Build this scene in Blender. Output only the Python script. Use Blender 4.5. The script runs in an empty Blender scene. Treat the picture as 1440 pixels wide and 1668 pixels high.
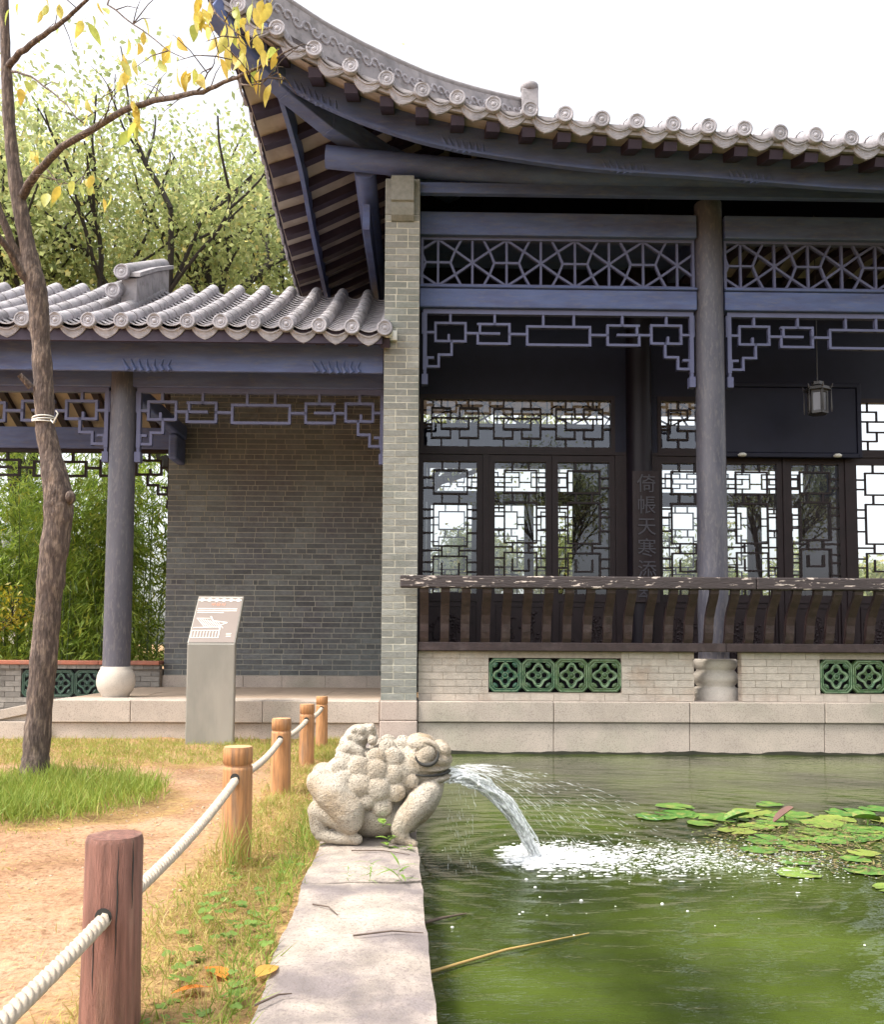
import bpy, bmesh, math, random
import numpy as np
from mathutils import Vector, Matrix, Euler
R = math.radians
rng = random.Random(7)
nrg = np.random.default_rng(11)
sc = bpy.context.scene
col = sc.collection

# ------------------------------------------------------------------ camera
cam_d = bpy.data.cameras.new('camera')
cam_d.sensor_fit = 'VERTICAL'
cam_d.sensor_height = 36.0
cam_d.lens = 31.12
cam_d.shift_y = 0.0755
cam_d.clip_start = 0.05
cam_d.clip_end = 2000
cam = bpy.data.objects.new('camera', cam_d)
col.objects.link(cam)
cam.matrix_world = (Matrix.Translation((0, 0, 1.0)) @ Matrix.Rotation(R(-2.94), 4, 'Z')
                    @ Matrix.Rotation(R(93.57), 4, 'X') @ Matrix.Rotation(R(0.3), 4, 'Z'))
sc.camera = cam

# ------------------------------------------------------------------ sky, sun, exposure
SUN_EL, SUN_AZ = R(58), R(-112)          # high soft sun, from the left behind the camera's shoulder
world = bpy.data.worlds.new('World')
sc.world = world
world.use_nodes = True
wn = world.node_tree.nodes
wl = world.node_tree.links
for n in list(wn):
    wn.remove(n)
sky = wn.new('ShaderNodeTexSky')
sky.sky_type = 'NISHITA'
sky.sun_disc = False
sky.sun_elevation = SUN_EL
sky.sun_rotation = SUN_AZ
sky.air_density = 1.0
sky.dust_density = 4.0
sky.ozone_density = 0.6
hs = wn.new('ShaderNodeHueSaturation')
hs.inputs['Saturation'].default_value = 0.22
hs.inputs['Value'].default_value = 1.0
bg = wn.new('ShaderNodeBackground')
bg.inputs['Strength'].default_value = 0.15
wo = wn.new('ShaderNodeOutputWorld')
wl.new(sky.outputs[0], hs.inputs['Color'])
wt = wn.new('ShaderNodeMix'); wt.data_type = 'RGBA'; wt.blend_type = 'MULTIPLY'; wt.inputs[0].default_value = 1.0
wt.inputs[7].default_value = (1.0, 0.99, 0.985, 1)     # white overcast
wl.new(hs.outputs[0], wt.inputs[6])
wl.new(wt.outputs[2], bg.inputs['Color'])
wl.new(bg.outputs[0], wo.inputs[0])
sun_d = bpy.data.lights.new('sun', 'SUN')
sun_d.energy = 1.5
sun_d.angle = R(14)
sun_d.color = (1.0, 0.90, 0.76)
sun = bpy.data.objects.new('sun', sun_d)
col.objects.link(sun)
# sun direction matches the sky's (rotation measured from +Y towards +X)
sdir = Vector((math.sin(SUN_AZ) * math.cos(SUN_EL), math.cos(SUN_AZ) * math.cos(SUN_EL), math.sin(SUN_EL)))
sun.rotation_euler = sdir.to_track_quat('Z', 'Y').to_euler()
sun.location = (-5, -5, 20)
vs = sc.view_settings
vs.view_transform = 'Standard'
vs.look = 'None'
vs.gamma = 1.0
vs.use_curve_mapping = False
vs.exposure = 1.55
sc.render.engine = 'CYCLES'
sc.cycles.use_denoising = True
sc.cycles.max_bounces = 7
sc.cycles.diffuse_bounces = 4
sc.cycles.glossy_bounces = 4
sc.cycles.transparent_max_bounces = 24
sc.cycles.caustics_reflective = False
sc.cycles.caustics_refractive = False

# ------------------------------------------------------------------ materials
def mat(name, base, rough=0.6, var=0.25, scale=6.0, second=None, sec_scale=2.0, sec_lo=0.5, sec_hi=0.65,
        speck=None, speck_scale=120.0, speck_amt=0.55, rand=0.0, bump=0.0, bump_scale=40.0, metallic=0.0,
        spec=0.5, stretch=(1, 1, 1), attr=None, ramp=None, translucent=0.0, coords='pos', coat=0.0, wave=None, detail=5.0):
    m = bpy.data.materials.new(name)
    m.use_nodes = True
    nt = m.node_tree
    N, L = nt.nodes, nt.links
    bs = N['Principled BSDF']
    bs.inputs['Roughness'].default_value = rough
    bs.inputs['Metallic'].default_value = metallic
    bs.inputs['Specular IOR Level'].default_value = spec
    bs.inputs['Coat Weight'].default_value = coat
    if coords == 'pos':
        g = N.new('ShaderNodeNewGeometry'); src = g.outputs['Position']
    else:
        g = N.new('ShaderNodeTexCoord'); src = g.outputs['Object']
    mp = N.new('ShaderNodeMapping')
    mp.inputs['Scale'].default_value = stretch
    L.new(src, mp.inputs['Vector'])
    vec = mp.outputs['Vector']
    def noise(s, d=detail, rgh=0.6):
        n = N.new('ShaderNodeTexNoise')
        n.inputs['Scale'].default_value = s
        n.inputs['Detail'].default_value = d
        n.inputs['Roughness'].default_value = rgh
        L.new(vec, n.inputs['Vector'])
        return n.outputs['Fac']
    def rng_(fac, lo, hi, a, b):
        r = N.new('ShaderNodeMapRange')
        r.inputs['From Min'].default_value = lo; r.inputs['From Max'].default_value = hi
        r.inputs['To Min'].default_value = a; r.inputs['To Max'].default_value = b
        L.new(fac, r.inputs['Value'])
        return r.outputs['Result']
    def mix(fac, a, b, mode='MIX'):
        x = N.new('ShaderNodeMix'); x.data_type = 'RGBA'; x.blend_type = mode
        if isinstance(fac, (int, float)): x.inputs[0].default_value = fac
        else: L.new(fac, x.inputs[0])
        for i, c in ((6, a), (7, b)):
            if isinstance(c, tuple): x.inputs[i].default_value = (*c, 1.0)
            else: L.new(c, x.inputs[i])
        return x.outputs[2]
    c = tuple(base)
    if ramp:
        cr = N.new('ShaderNodeValToRGB')
        e = cr.color_ramp.elements
        while len(e) < len(ramp): e.new(0.5)
        for k, (p, cc) in enumerate(ramp):
            e[k].position = p; e[k].color = (*cc, 1)
        if attr:
            a = N.new('ShaderNodeAttribute'); a.attribute_name = attr
            L.new(a.outputs['Fac'], cr.inputs[0])
        else:
            oi = N.new('ShaderNodeObjectInfo'); L.new(oi.outputs['Random'], cr.inputs[0])
        c = cr.outputs[0]
    if second:
        f = rng_(noise(sec_scale), sec_lo, sec_hi, 0, 1)
        c = mix(f, c, tuple(second))
    v = rng_(noise(scale), 0.25, 0.75, 1 - var, 1 + var)
    if rand:
        oi = N.new('ShaderNodeObjectInfo')
        rr = rng_(oi.outputs['Random'], 0, 1, 1 - rand, 1 + rand)
        mm = N.new('ShaderNodeMath'); mm.operation = 'MULTIPLY'
        L.new(v, mm.inputs[0]); L.new(rr, mm.inputs[1]); v = mm.outputs[0]
    cb = N.new('ShaderNodeCombineColor')
    for i in range(3): L.new(v, cb.inputs[i])
    c = mix(1.0, c, cb.outputs[0], 'MULTIPLY')
    if speck:
        f = rng_(noise(speck_scale, 2.0), 0.52, 0.66, 0, speck_amt)
        c = mix(f, c, tuple(speck))
    L.new(c, bs.inputs['Base Color'])
    if bump:
        bp = N.new('ShaderNodeBump')
        bp.inputs['Strength'].default_value = bump
        bp.inputs['Distance'].default_value = 0.02
        if wave:
            w = N.new('ShaderNodeTexWave'); w.wave_type = 'RINGS'; w.rings_direction = 'Y'
            w.inputs['Scale'].default_value = wave; w.inputs['Distortion'].default_value = 2.0
            tc = N.new('ShaderNodeTexCoord'); L.new(tc.outputs['Object'], w.inputs['Vector'])
            L.new(w.outputs['Fac'], bp.inputs['Height'])
        else:
            L.new(noise(bump_scale, 6.0), bp.inputs['Height'])
        L.new(bp.outputs[0], bs.inputs['Normal'])
    if translucent:
        tr = N.new('ShaderNodeBsdfTranslucent')
        if isinstance(c, tuple): tr.inputs[0].default_value = (*c, 1)
        else: L.new(c, tr.inputs[0])
        ms = N.new('ShaderNodeMixShader'); ms.inputs[0].default_value = translucent
        L.new(bs.outputs[0], ms.inputs[1]); L.new(tr.outputs[0], ms.inputs[2])
        L.new(ms.outputs[0], N['Material Output'].inputs['Surface'])
    return m

MT = {}
MT['upper_wood'] = mat('veil_tinted_lacquer', (0.098, 0.134, 0.290), 0.5, 0.18, 5, spec=0.35, second=(0.080, 0.092, 0.195), sec_scale=3.0, sec_lo=0.45, sec_hi=0.72, speck=(0.16, 0.17, 0.22), speck_scale=14, speck_amt=0.35, bump=0.2, bump_scale=60, stretch=(0.5, 1, 2.5))  # blue lens veil mixed into the colour of the dark upper timber
MT['lattice_wood'] = mat('lattice_lacquer', (0.110, 0.120, 0.220), 0.45, 0.12, 5, spec=0.35)
MT['door_wood'] = mat('dark_brown_lacquer', (0.0175, 0.0098, 0.0115), 0.45, 0.3, 7, spec=0.28, bump=0.15, bump_scale=80)
MT['rail_wood'] = mat('weathered_dark_wood', (0.046, 0.027, 0.027), 0.45, 0.4, 14, second=(0.078, 0.055, 0.054), sec_scale=5, sec_lo=0.52, sec_hi=0.75, bump=0.3, bump_scale=70)
MT['top_rail'] = mat('peeling_paint', (0.042, 0.031, 0.032), 0.55, 0.3, 9, second=(0.55, 0.47, 0.42), sec_scale=17.0, sec_lo=0.60, sec_hi=0.625, bump=0.4, bump_scale=30, stretch=(0.45, 1, 2.4), detail=6)
MT['column'] = mat('column_paint', (0.088, 0.086, 0.110), 0.42, 0.2, 3, second=(0.058, 0.058, 0.084), sec_scale=2.2, speck=(0.19, 0.175, 0.175), speck_scale=22, speck_amt=0.4, bump=0.2, bump_scale=30, stretch=(2, 2, 0.5))
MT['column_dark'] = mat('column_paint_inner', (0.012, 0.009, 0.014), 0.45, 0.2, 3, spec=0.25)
MT['rafter'] = mat('rafter_paint', (0.036, 0.026, 0.045), 0.55, 0.25, 9, spec=0.3)
MT['soffit'] = mat('cream_soffit', (0.40, 0.345, 0.295), 0.75, 0.2, 4, second=(0.28, 0.235, 0.20), sec_scale=2.5)
MT['brick_pier'] = mat('grey_brick', (0.232, 0.236, 0.218), 0.85, 0.2, 22, second=(0.185, 0.198, 0.178), sec_scale=1.8, rand=0.18, bump=0.35, bump_scale=90)
MT['brick_wall'] = mat('shaded_grey_brick', (0.138, 0.150, 0.150), 0.85, 0.28, 18, second=(0.105, 0.104, 0.112), sec_scale=1.3, sec_lo=0.42, sec_hi=0.7, rand=0.26, bump=0.35, bump_scale=90)  # darker copy of the pier brick, corridor shade put into its colour
MT['brick_wall_tint'] = mat('shaded_grey_brick_upper', (0.118, 0.120, 0.106), 0.85, 0.25, 18, attr='tint', ramp=[(0, (0.105, 0.115, 0.120)), (1, (0.178, 0.194, 0.200))], second=(0.108, 0.108, 0.124), sec_scale=1.3, sec_lo=0.42, sec_hi=0.7, bump=0.35, bump_scale=90)  # same shade-darkened brick for the upper courses, tinted at random
MT['brick_low'] = mat('pale_brick', (0.50, 0.44, 0.375), 0.85, 0.16, 14, second=(0.42, 0.33, 0.26), sec_scale=1.6, rand=0.08, bump=0.4, bump_scale=70)
MT['brick_bench'] = mat('dark_brick', (0.22, 0.205, 0.185), 0.85, 0.25, 14, rand=0.25, bump=0.35, bump_scale=80)
MT['mortar_pier'] = mat('pale_mortar', (0.52, 0.50, 0.42), 0.9, 0.15, 25)
MT['mortar'] = mat('mortar', (0.40, 0.385, 0.33), 0.9, 0.18, 25)
MT['mortar_low'] = mat('mortar_low', (0.40, 0.34, 0.28), 0.9, 0.2, 25)
MT['granite'] = mat('granite', (0.46, 0.395, 0.34), 0.75, 0.16, 3, speck=(0.15, 0.12, 0.11), speck_scale=95, speck_amt=0.5, second=(0.36, 0.33, 0.27), sec_scale=0.9, rand=0.06, bump=0.2, bump_scale=150)
MT['granite_pink'] = mat('pink_granite', (0.44, 0.365, 0.32), 0.75, 0.14, 3, speck=(0.22, 0.16, 0.14), speck_scale=95, speck_amt=0.5, bump=0.2, bump_scale=150)
MT['paving'] = mat('paving', (0.46, 0.35, 0.26), 0.8, 0.15, 4, speck=(0.3, 0.22, 0.17), speck_scale=80, speck_amt=0.3)
MT['kerb'] = mat('kerb_stone', (0.36, 0.31, 0.265), 0.85, 0.32, 7, second=(0.175, 0.15, 0.148), sec_scale=2.6, sec_lo=0.43, sec_hi=0.62, speck=(0.14, 0.115, 0.105), speck_scale=75, speck_amt=0.55, bump=0.4, bump_scale=120)
MT['white_stone'] = mat('white_stone', (0.55, 0.50, 0.44), 0.8, 0.1, 6, speck=(0.3, 0.26, 0.22), speck_scale=110, speck_amt=0.35, bump=0.25, bump_scale=120)
MT['tile'] = mat('roof_tile', (0.315, 0.300, 0.320), 0.7, 0.2, 6, second=(0.21, 0.205, 0.225), sec_scale=3.5, sec_lo=0.48, sec_hi=0.7, speck=(0.13, 0.125, 0.125), speck_scale=9, speck_amt=0.5, rand=0.16, bump=0.25, bump_scale=60)
MT['tile_cap'] = mat('tile_cap', (0.335, 0.325, 0.360), 0.7, 0.2, 12, second=(0.24, 0.235, 0.265), sec_scale=8, sec_lo=0.52, sec_hi=0.7, rand=0.14, bump=0.35, wave=22)
MT['pan'] = mat('pan_tile', (0.22, 0.205, 0.21), 0.75, 0.25, 12, bump=0.2)
MT['glaze'] = mat('green_glaze', (0.03, 0.1, 0.05), 0.28, 0.3, 16, ramp=[(0, (0.018, 0.085, 0.045)), (0.35, (0.024, 0.105, 0.058)), (0.7, (0.060, 0.110, 0.034)), (1, (0.022, 0.080, 0.05))], second=(0.14, 0.19, 0.10), sec_scale=9, sec_lo=0.58, sec_hi=0.7, coat=0.3)
MT['glaze_highlight'] = mat('glaze_edge_highlight', (0.20, 0.29, 0.17), 0.4, 0.35, 20, second=(0.06, 0.15, 0.07), sec_scale=12, sec_lo=0.5, sec_hi=0.6)  # pale bead colour paints the highlight along the vent tile edges
MT['glaze_highlight_dark'] = mat('dark_glaze_edge_highlight', (0.05, 0.11, 0.075), 0.4, 0.3, 20)  # dimmer painted edge highlight for the bench vents
MT['glaze_dark'] = mat('dark_green_glaze', (0.022, 0.060, 0.042), 0.35, 0.3, 16, coat=0.2)
MT['bench_red'] = mat('red_bench_slab', (0.36, 0.12, 0.07), 0.6, 0.25, 8, second=(0.28, 0.13, 0.09), sec_scale=3)
MT['steel'] = mat('brushed_steel', (0.27, 0.262, 0.235), 0.45, 0.12, 3, metallic=0.3, second=(0.34, 0.32, 0.285), sec_scale=2.2, bump=0.05, bump_scale=30, stretch=(1, 1, 0.3))
MT['sign_face'] = mat('sign_face', (0.190, 0.155, 0.138), 0.55, 0.06, 5)
MT['print_white'] = mat('print_white', (0.80, 0.77, 0.70), 0.6, 0.02)
MT['print_orange'] = mat('print_orange', (0.62, 0.28, 0.18), 0.6, 0.02)
MT['post'] = mat('orange_post_wood', (0.44, 0.215, 0.090), 0.65, 0.45, 9, second=(0.30, 0.18, 0.105), sec_scale=4, stretch=(7, 7, 0.5), rand=0.1, bump=0.4, bump_scale=40)
MT['post_top'] = mat('post_end_grain', (0.50, 0.30, 0.15), 0.75, 0.2, 20)
MT['post_old'] = mat('red_brown_post_wood', (0.225, 0.105, 0.080), 0.6, 0.5, 9, second=(0.34, 0.21, 0.15), sec_scale=2.2, sec_lo=0.52, sec_hi=0.70, stretch=(8, 8, 0.6), bump=0.6, bump_scale=60)
MT['rope'] = mat('white_rope', (0.45, 0.385, 0.305), 0.85, 0.25, 40, bump=0.3, bump_scale=200)
MT['bark'] = mat('bark', (0.085, 0.062, 0.054), 0.95, 0.6, 22, second=(0.22, 0.165, 0.130), sec_scale=14, sec_lo=0.47, sec_hi=0.66, stretch=(3, 3, 0.7), bump=1.0, bump_scale=20)
MT['bark_far'] = mat('far_bark', (0.035, 0.03, 0.028), 0.9, 0.3, 6)
MT['toad'] = mat('toad_stone', (0.50, 0.45, 0.375), 0.88, 0.18, 9, second=(0.38, 0.27, 0.155), sec_scale=3.0, sec_lo=0.46, sec_hi=0.70, speck=(0.20, 0.175, 0.15), speck_scale=130, speck_amt=0.75, bump=0.8, bump_scale=130)
MT['recess_black'] = mat('recess_black', (0.03, 0.03, 0.028), 0.8, 0.2)  # flat black painting the darkness inside holes, cracks and carved grooves
MT['metal_white'] = mat('white_metal', (0.7, 0.7, 0.66), 0.4, 0.05)
MT['lantern'] = mat('lantern_wood', (0.05, 0.045, 0.045), 0.35, 0.2)
MT['lantern_glass'] = mat('lantern_glass', (0.16, 0.16, 0.19), 0.2, 0.1)
MT['plaque'] = mat('plaque_wood', (0.0095, 0.0105, 0.026), 0.5, 0.2, spec=0.25)  # slight blue of the boards paints in the veil that lifts shadows
MT['inscription'] = mat('carved_letters', (0.05, 0.048, 0.062), 0.5, 0.1)
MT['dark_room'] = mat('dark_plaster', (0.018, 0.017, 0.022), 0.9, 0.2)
MT['dry_leaf'] = mat('dry_leaf', (0.3, 0.1, 0.02), 0.6, 0.2, ramp=[(0, (0.70, 0.22, 0.03)), (1, (0.62, 0.36, 0.08))], translucent=0.3)
MT['tree_leaf'] = mat('yellow_leaf', (0.5, 0.4, 0.06), 0.5, 0.25, 30, ramp=[(0, (0.66, 0.47, 0.07)), (0.45, (0.70, 0.58, 0.12)), (0.7, (0.55, 0.55, 0.13)), (1, (0.40, 0.47, 0.10))], translucent=0.5)
MT['far_leaf'] = mat('far_leaf', (0.1, 0.2, 0.03), 0.55, 0.2, 1.2, attr='tint', ramp=[(0, (0.190, 0.255, 0.100)), (0.45, (0.370, 0.435, 0.180)), (0.8, (0.510, 0.540, 0.235)), (1, (0.62, 0.54, 0.19))], translucent=0.6)
MT['bamboo_leaf'] = mat('bamboo_leaf', (0.1, 0.2, 0.03), 0.45, 0.25, 1.0, attr='tint', ramp=[(0, (0.110, 0.195, 0.030)), (0.5, (0.320, 0.450, 0.075)), (0.85, (0.500, 0.580, 0.100)), (1, (0.60, 0.54, 0.09))], translucent=0.5)
MT['gold_leaf'] = mat('gold_leaf', (0.1, 0.2, 0.03), 0.45, 0.25, 1.0, attr='tint', ramp=[(0, (0.30, 0.30, 0.03)), (1, (0.60, 0.50, 0.05))], translucent=0.4)
MT['culm'] = mat('bamboo_culm', (0.10, 0.16, 0.05), 0.4, 0.2, 6)
MT['grass'] = mat('grass_blade', (0.1, 0.2, 0.03), 0.6, 0.2, 3, attr='tint', ramp=[(0, (0.150, 0.260, 0.032)), (0.4, (0.300, 0.360, 0.060)), (0.7, (0.46, 0.39, 0.12)), (1, (0.52, 0.36, 0.17))], translucent=0.35)
MT['weed'] = mat('weed_leaf', (0.19, 0.31, 0.06), 0.45, 0.2, 20, rand=0.25, translucent=0.3)
MT['pad'] = mat('lily_pad', (0.12, 0.26, 0.04), 0.4, 0.2, 8, ramp=[(0, (0.060, 0.165, 0.028)), (0.5, (0.110, 0.215, 0.036)), (1, (0.210, 0.260, 0.05))], second=(0.26, 0.25, 0.07), sec_scale=14, sec_lo=0.52, sec_hi=0.66, bump=0.5, bump_scale=30)
MT['pad_brown'] = mat('withered_pad', (0.10, 0.040, 0.028), 0.6, 0.3, 12)
MT['reed'] = mat('dry_reed', (0.34, 0.23, 0.08), 0.6, 0.2, 12)
MT['twig'] = mat('dead_twig', (0.10, 0.07, 0.055), 0.8, 0.3, 30)
MT['foam'] = mat('water_foam', (0.82, 0.83, 0.82), 0.35, 0.05, 10, spec=0.6)
MT['debris'] = mat('floating_debris', (0.13, 0.10, 0.045), 0.8, 0.4, 30, attr='tint', ramp=[(0, (0.08, 0.055, 0.03)), (0.6, (0.17, 0.13, 0.05)), (1, (0.16, 0.22, 0.05))])
MT['dark_floor'] = mat('dark_floor', (0.06, 0.05, 0.045), 0.7, 0.2)
MT['plaster'] = mat('white_plaster', (0.7, 0.68, 0.62), 0.8, 0.1)

def ground_mat():
    m = bpy.data.materials.new('sandy_earth'); m.use_nodes = True
    N, L = m.node_tree.nodes, m.node_tree.links
    bs = N['Principled BSDF']; bs.inputs['Roughness'].default_value = 0.95
    bs.inputs['Specular IOR Level'].default_value = 0.1
    g = N.new('ShaderNodeNewGeometry')
    def noise(s, d):
        n = N.new('ShaderNodeTexNoise'); n.inputs['Scale'].default_value = s; n.inputs['Detail'].default_value = d
        n.inputs['Roughness'].default_value = 0.65
        L.new(g.outputs['Position'], n.inputs['Vector']); return n.outputs['Fac']
    def ramp(f, st):
        cr = N.new('ShaderNodeValToRGB'); e = cr.color_ramp.elements
        while len(e) < len(st): e.new(0.5)
        for k, (p, c) in enumerate(st): e[k].position = p; e[k].color = (*c, 1)
        L.new(f, cr.inputs[0]); return cr.outputs[0]
    def mix(f, a, b, mode='MIX'):
        x = N.new('ShaderNodeMix'); x.data_type = 'RGBA'; x.blend_type = mode
        if isinstance(f, float): x.inputs[0].default_value = f
        else: L.new(f, x.inputs[0])
        L.new(a, x.inputs[6]); L.new(b, x.inputs[7]); return x.outputs[2]
    dirt = ramp(noise(2.2, 8), [(0.3, (0.25, 0.142, 0.085)), (0.48, (0.37, 0.232, 0.145)), (0.7, (0.45, 0.315, 0.215))])
    fine = ramp(noise(42, 8), [(0.32, (0.45, 0.38, 0.32)), (0.47, (0.9, 0.88, 0.86)), (0.60, (1.08, 1.06, 1.02)), (0.75, (1.3, 1.25, 1.15))])
    dirt = mix(1.0, dirt, fine, 'MULTIPLY')
    thatch = ramp(noise(30, 6), [(0.3, (0.16, 0.095, 0.04)), (0.55, (0.34, 0.22, 0.10)), (0.7, (0.36, 0.30, 0.10))])
    a = N.new('ShaderNodeAttribute'); a.attribute_name = 'thatch'
    ad = N.new('ShaderNodeMath'); ad.operation = 'MULTIPLY_ADD'
    L.new(noise(3.5, 6), ad.inputs[0]); ad.inputs[1].default_value = 1.2; ad.inputs[2].default_value = -0.6
    sm = N.new('ShaderNodeMath'); sm.operation = 'ADD'; sm.use_clamp = True
    L.new(a.outputs['Fac'], sm.inputs[0]); L.new(ad.outputs[0], sm.inputs[1])
    L.new(mix(sm.outputs[0], dirt, thatch), bs.inputs['Base Color'])
    bp = N.new('ShaderNodeBump'); bp.inputs['Strength'].default_value = 0.7; bp.inputs['Distance'].default_value = 0.02
    L.new(noise(38, 8), bp.inputs['Height']); L.new(bp.outputs[0], bs.inputs['Normal'])
    return m
MT['ground'] = ground_mat()

def water_mat():
    m = bpy.data.materials.new('pond_water'); m.use_nodes = True
    N, L = m.node_tree.nodes, m.node_tree.links
    bs = N['Principled BSDF']
    bs.inputs['Roughness'].default_value = 0.015
    bs.inputs['IOR'].default_value = 1.33
    bs.inputs['Specular IOR Level'].default_value = 0.5
    g = N.new('ShaderNodeNewGeometry')
    n1 = N.new('ShaderNodeTexNoise'); n1.inputs['Scale'].default_value = 0.9; n1.inputs['Detail'].default_value = 5
    L.new(g.outputs['Position'], n1.inputs['Vector'])
    cr = N.new('ShaderNodeValToRGB'); e = cr.color_ramp.elements
    e[0].position = 0.38; e[0].color = (0.018, 0.027, 0.006, 1)
    e[1].position = 0.64; e[1].color = (0.064, 0.090, 0.016, 1)
    L.new(n1.outputs['Fac'], cr.inputs[0]); L.new(cr.outputs[0], bs.inputs['Base Color'])
    mp = N.new('ShaderNodeMapping'); mp.inputs['Scale'].default_value = (1.0, 2.6, 1.0)
    L.new(g.outputs['Position'], mp.inputs['Vector'])
    n2 = N.new('ShaderNodeTexNoise'); n2.inputs['Scale'].default_value = 8.0; n2.inputs['Detail'].default_value = 3
    L.new(mp.outputs[0], n2.inputs['Vector'])
    bp = N.new('ShaderNodeBump'); bp.inputs['Strength'].default_value = 0.28; bp.inputs['Distance'].default_value = 0.02
    L.new(n2.outputs['Fac'], bp.inputs['Height']); L.new(bp.outputs[0], bs.inputs['Normal'])
    return m
MT['water'] = water_mat()

def glass_mat(name, refl, tint, rough=0.01):
    m = bpy.data.materials.new(name); m.use_nodes = True
    N, L = m.node_tree.nodes, m.node_tree.links
    N.remove(N['Principled BSDF'])
    tr = N.new('ShaderNodeBsdfTransparent'); tr.inputs[0].default_value = (*tint, 1)
    gl = N.new('ShaderNodeBsdfGlossy'); gl.inputs['Roughness'].default_value = rough
    gl.inputs['Color'].default_value = (0.85, 0.9, 1.0, 1)
    fr = N.new('ShaderNodeFresnel'); fr.inputs['IOR'].default_value = 1.5
    ad = N.new('ShaderNodeMath'); ad.operation = 'ADD'; ad.inputs[1].default_value = refl; ad.use_clamp = True
    L.new(fr.outputs[0], ad.inputs[0])
    mx = N.new('ShaderNodeMixShader')
    L.new(ad.outputs[0], mx.inputs[0]); L.new(tr.outputs[0], mx.inputs[1]); L.new(gl.outputs[0], mx.inputs[2])
    L.new(mx.outputs[0], N['Material Output'].inputs['Surface'])
    return m
MT['glass'] = glass_mat('window_glass', 0.05, (0.88, 0.9, 0.9))

def jet_mat():
    m = bpy.data.materials.new('falling_water'); m.use_nodes = True
    N, L = m.node_tree.nodes, m.node_tree.links
    bs = N['Principled BSDF']; bs.inputs['Base Color'].default_value = (0.9, 0.92, 0.92, 1); bs.inputs['Roughness'].default_value = 0.2
    tr = N.new('ShaderNodeBsdfTransparent')
    g = N.new('ShaderNodeTexCoord')
    mp = N.new('ShaderNodeMapping'); mp.inputs['Scale'].default_value = (14, 40, 14)
    L.new(g.outputs['Object'], mp.inputs['Vector'])
    n = N.new('ShaderNodeTexNoise'); n.inputs['Scale'].default_value = 2.0; n.inputs['Detail'].default_value = 4
    L.new(mp.outputs[0], n.inputs['Vector'])
    r = N.new('ShaderNodeMapRange'); r.inputs['From Min'].default_value = 0.36; r.inputs['From Max'].default_value = 0.60
    r.inputs['To Min'].default_value = 0.4; r.inputs['To Max'].default_value = 1.0
    L.new(n.outputs['Fac'], r.inputs['Value'])
    mx = N.new('ShaderNodeMixShader')
    L.new(r.outputs[0], mx.inputs[0]); L.new(tr.outputs[0], mx.inputs[1]); L.new(bs.outputs[0], mx.inputs[2])
    L.new(mx.outputs[0], N['Material Output'].inputs['Surface'])
    return m
MT['jet'] = jet_mat()
def spray_mat(name, a):
    m = bpy.data.materials.new(name); m.use_nodes = True
    N, L = m.node_tree.nodes, m.node_tree.links
    bs = N['Principled BSDF']; bs.inputs['Base Color'].default_value = (0.92, 0.94, 0.95, 1); bs.inputs['Roughness'].default_value = 0.15
    tr = N.new('ShaderNodeBsdfTransparent'); mx = N.new('ShaderNodeMixShader'); mx.inputs[0].default_value = a
    L.new(tr.outputs[0], mx.inputs[1]); L.new(bs.outputs[0], mx.inputs[2]); L.new(mx.outputs[0], N['Material Output'].inputs['Surface'])
    return m
MT['spray'] = spray_mat('flying_drops', 0.34)
MT['foam'] = spray_mat('thin_foam', 0.55)
MT['waterline'] = mat('waterline_algae', (0.030, 0.030, 0.018), 0.6, 0.4, 9)

# ------------------------------------------------------------------ helpers
def tag(o, label=None, cat=None, group=None, kind=None):
    if label: o['label'] = label
    if cat: o['category'] = cat
    if group: o['group'] = group
    if kind: o['kind'] = kind
    return o

def empty(name, loc=(0, 0, 0), rz=0.0):
    o = bpy.data.objects.new(name, None)
    o.empty_display_size = 0.2
    o.location = loc; o.rotation_euler = (0, 0, rz)
    col.objects.link(o)
    return o

def link(name, me, parent=None, loc=(0, 0, 0), rot=(0, 0, 0), scale=(1, 1, 1)):
    o = bpy.data.objects.new(name, me)
    o.location = loc; o.rotation_euler = rot; o.scale = scale
    if parent is not None: o.parent = parent
    col.objects.link(o)
    return o

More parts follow.
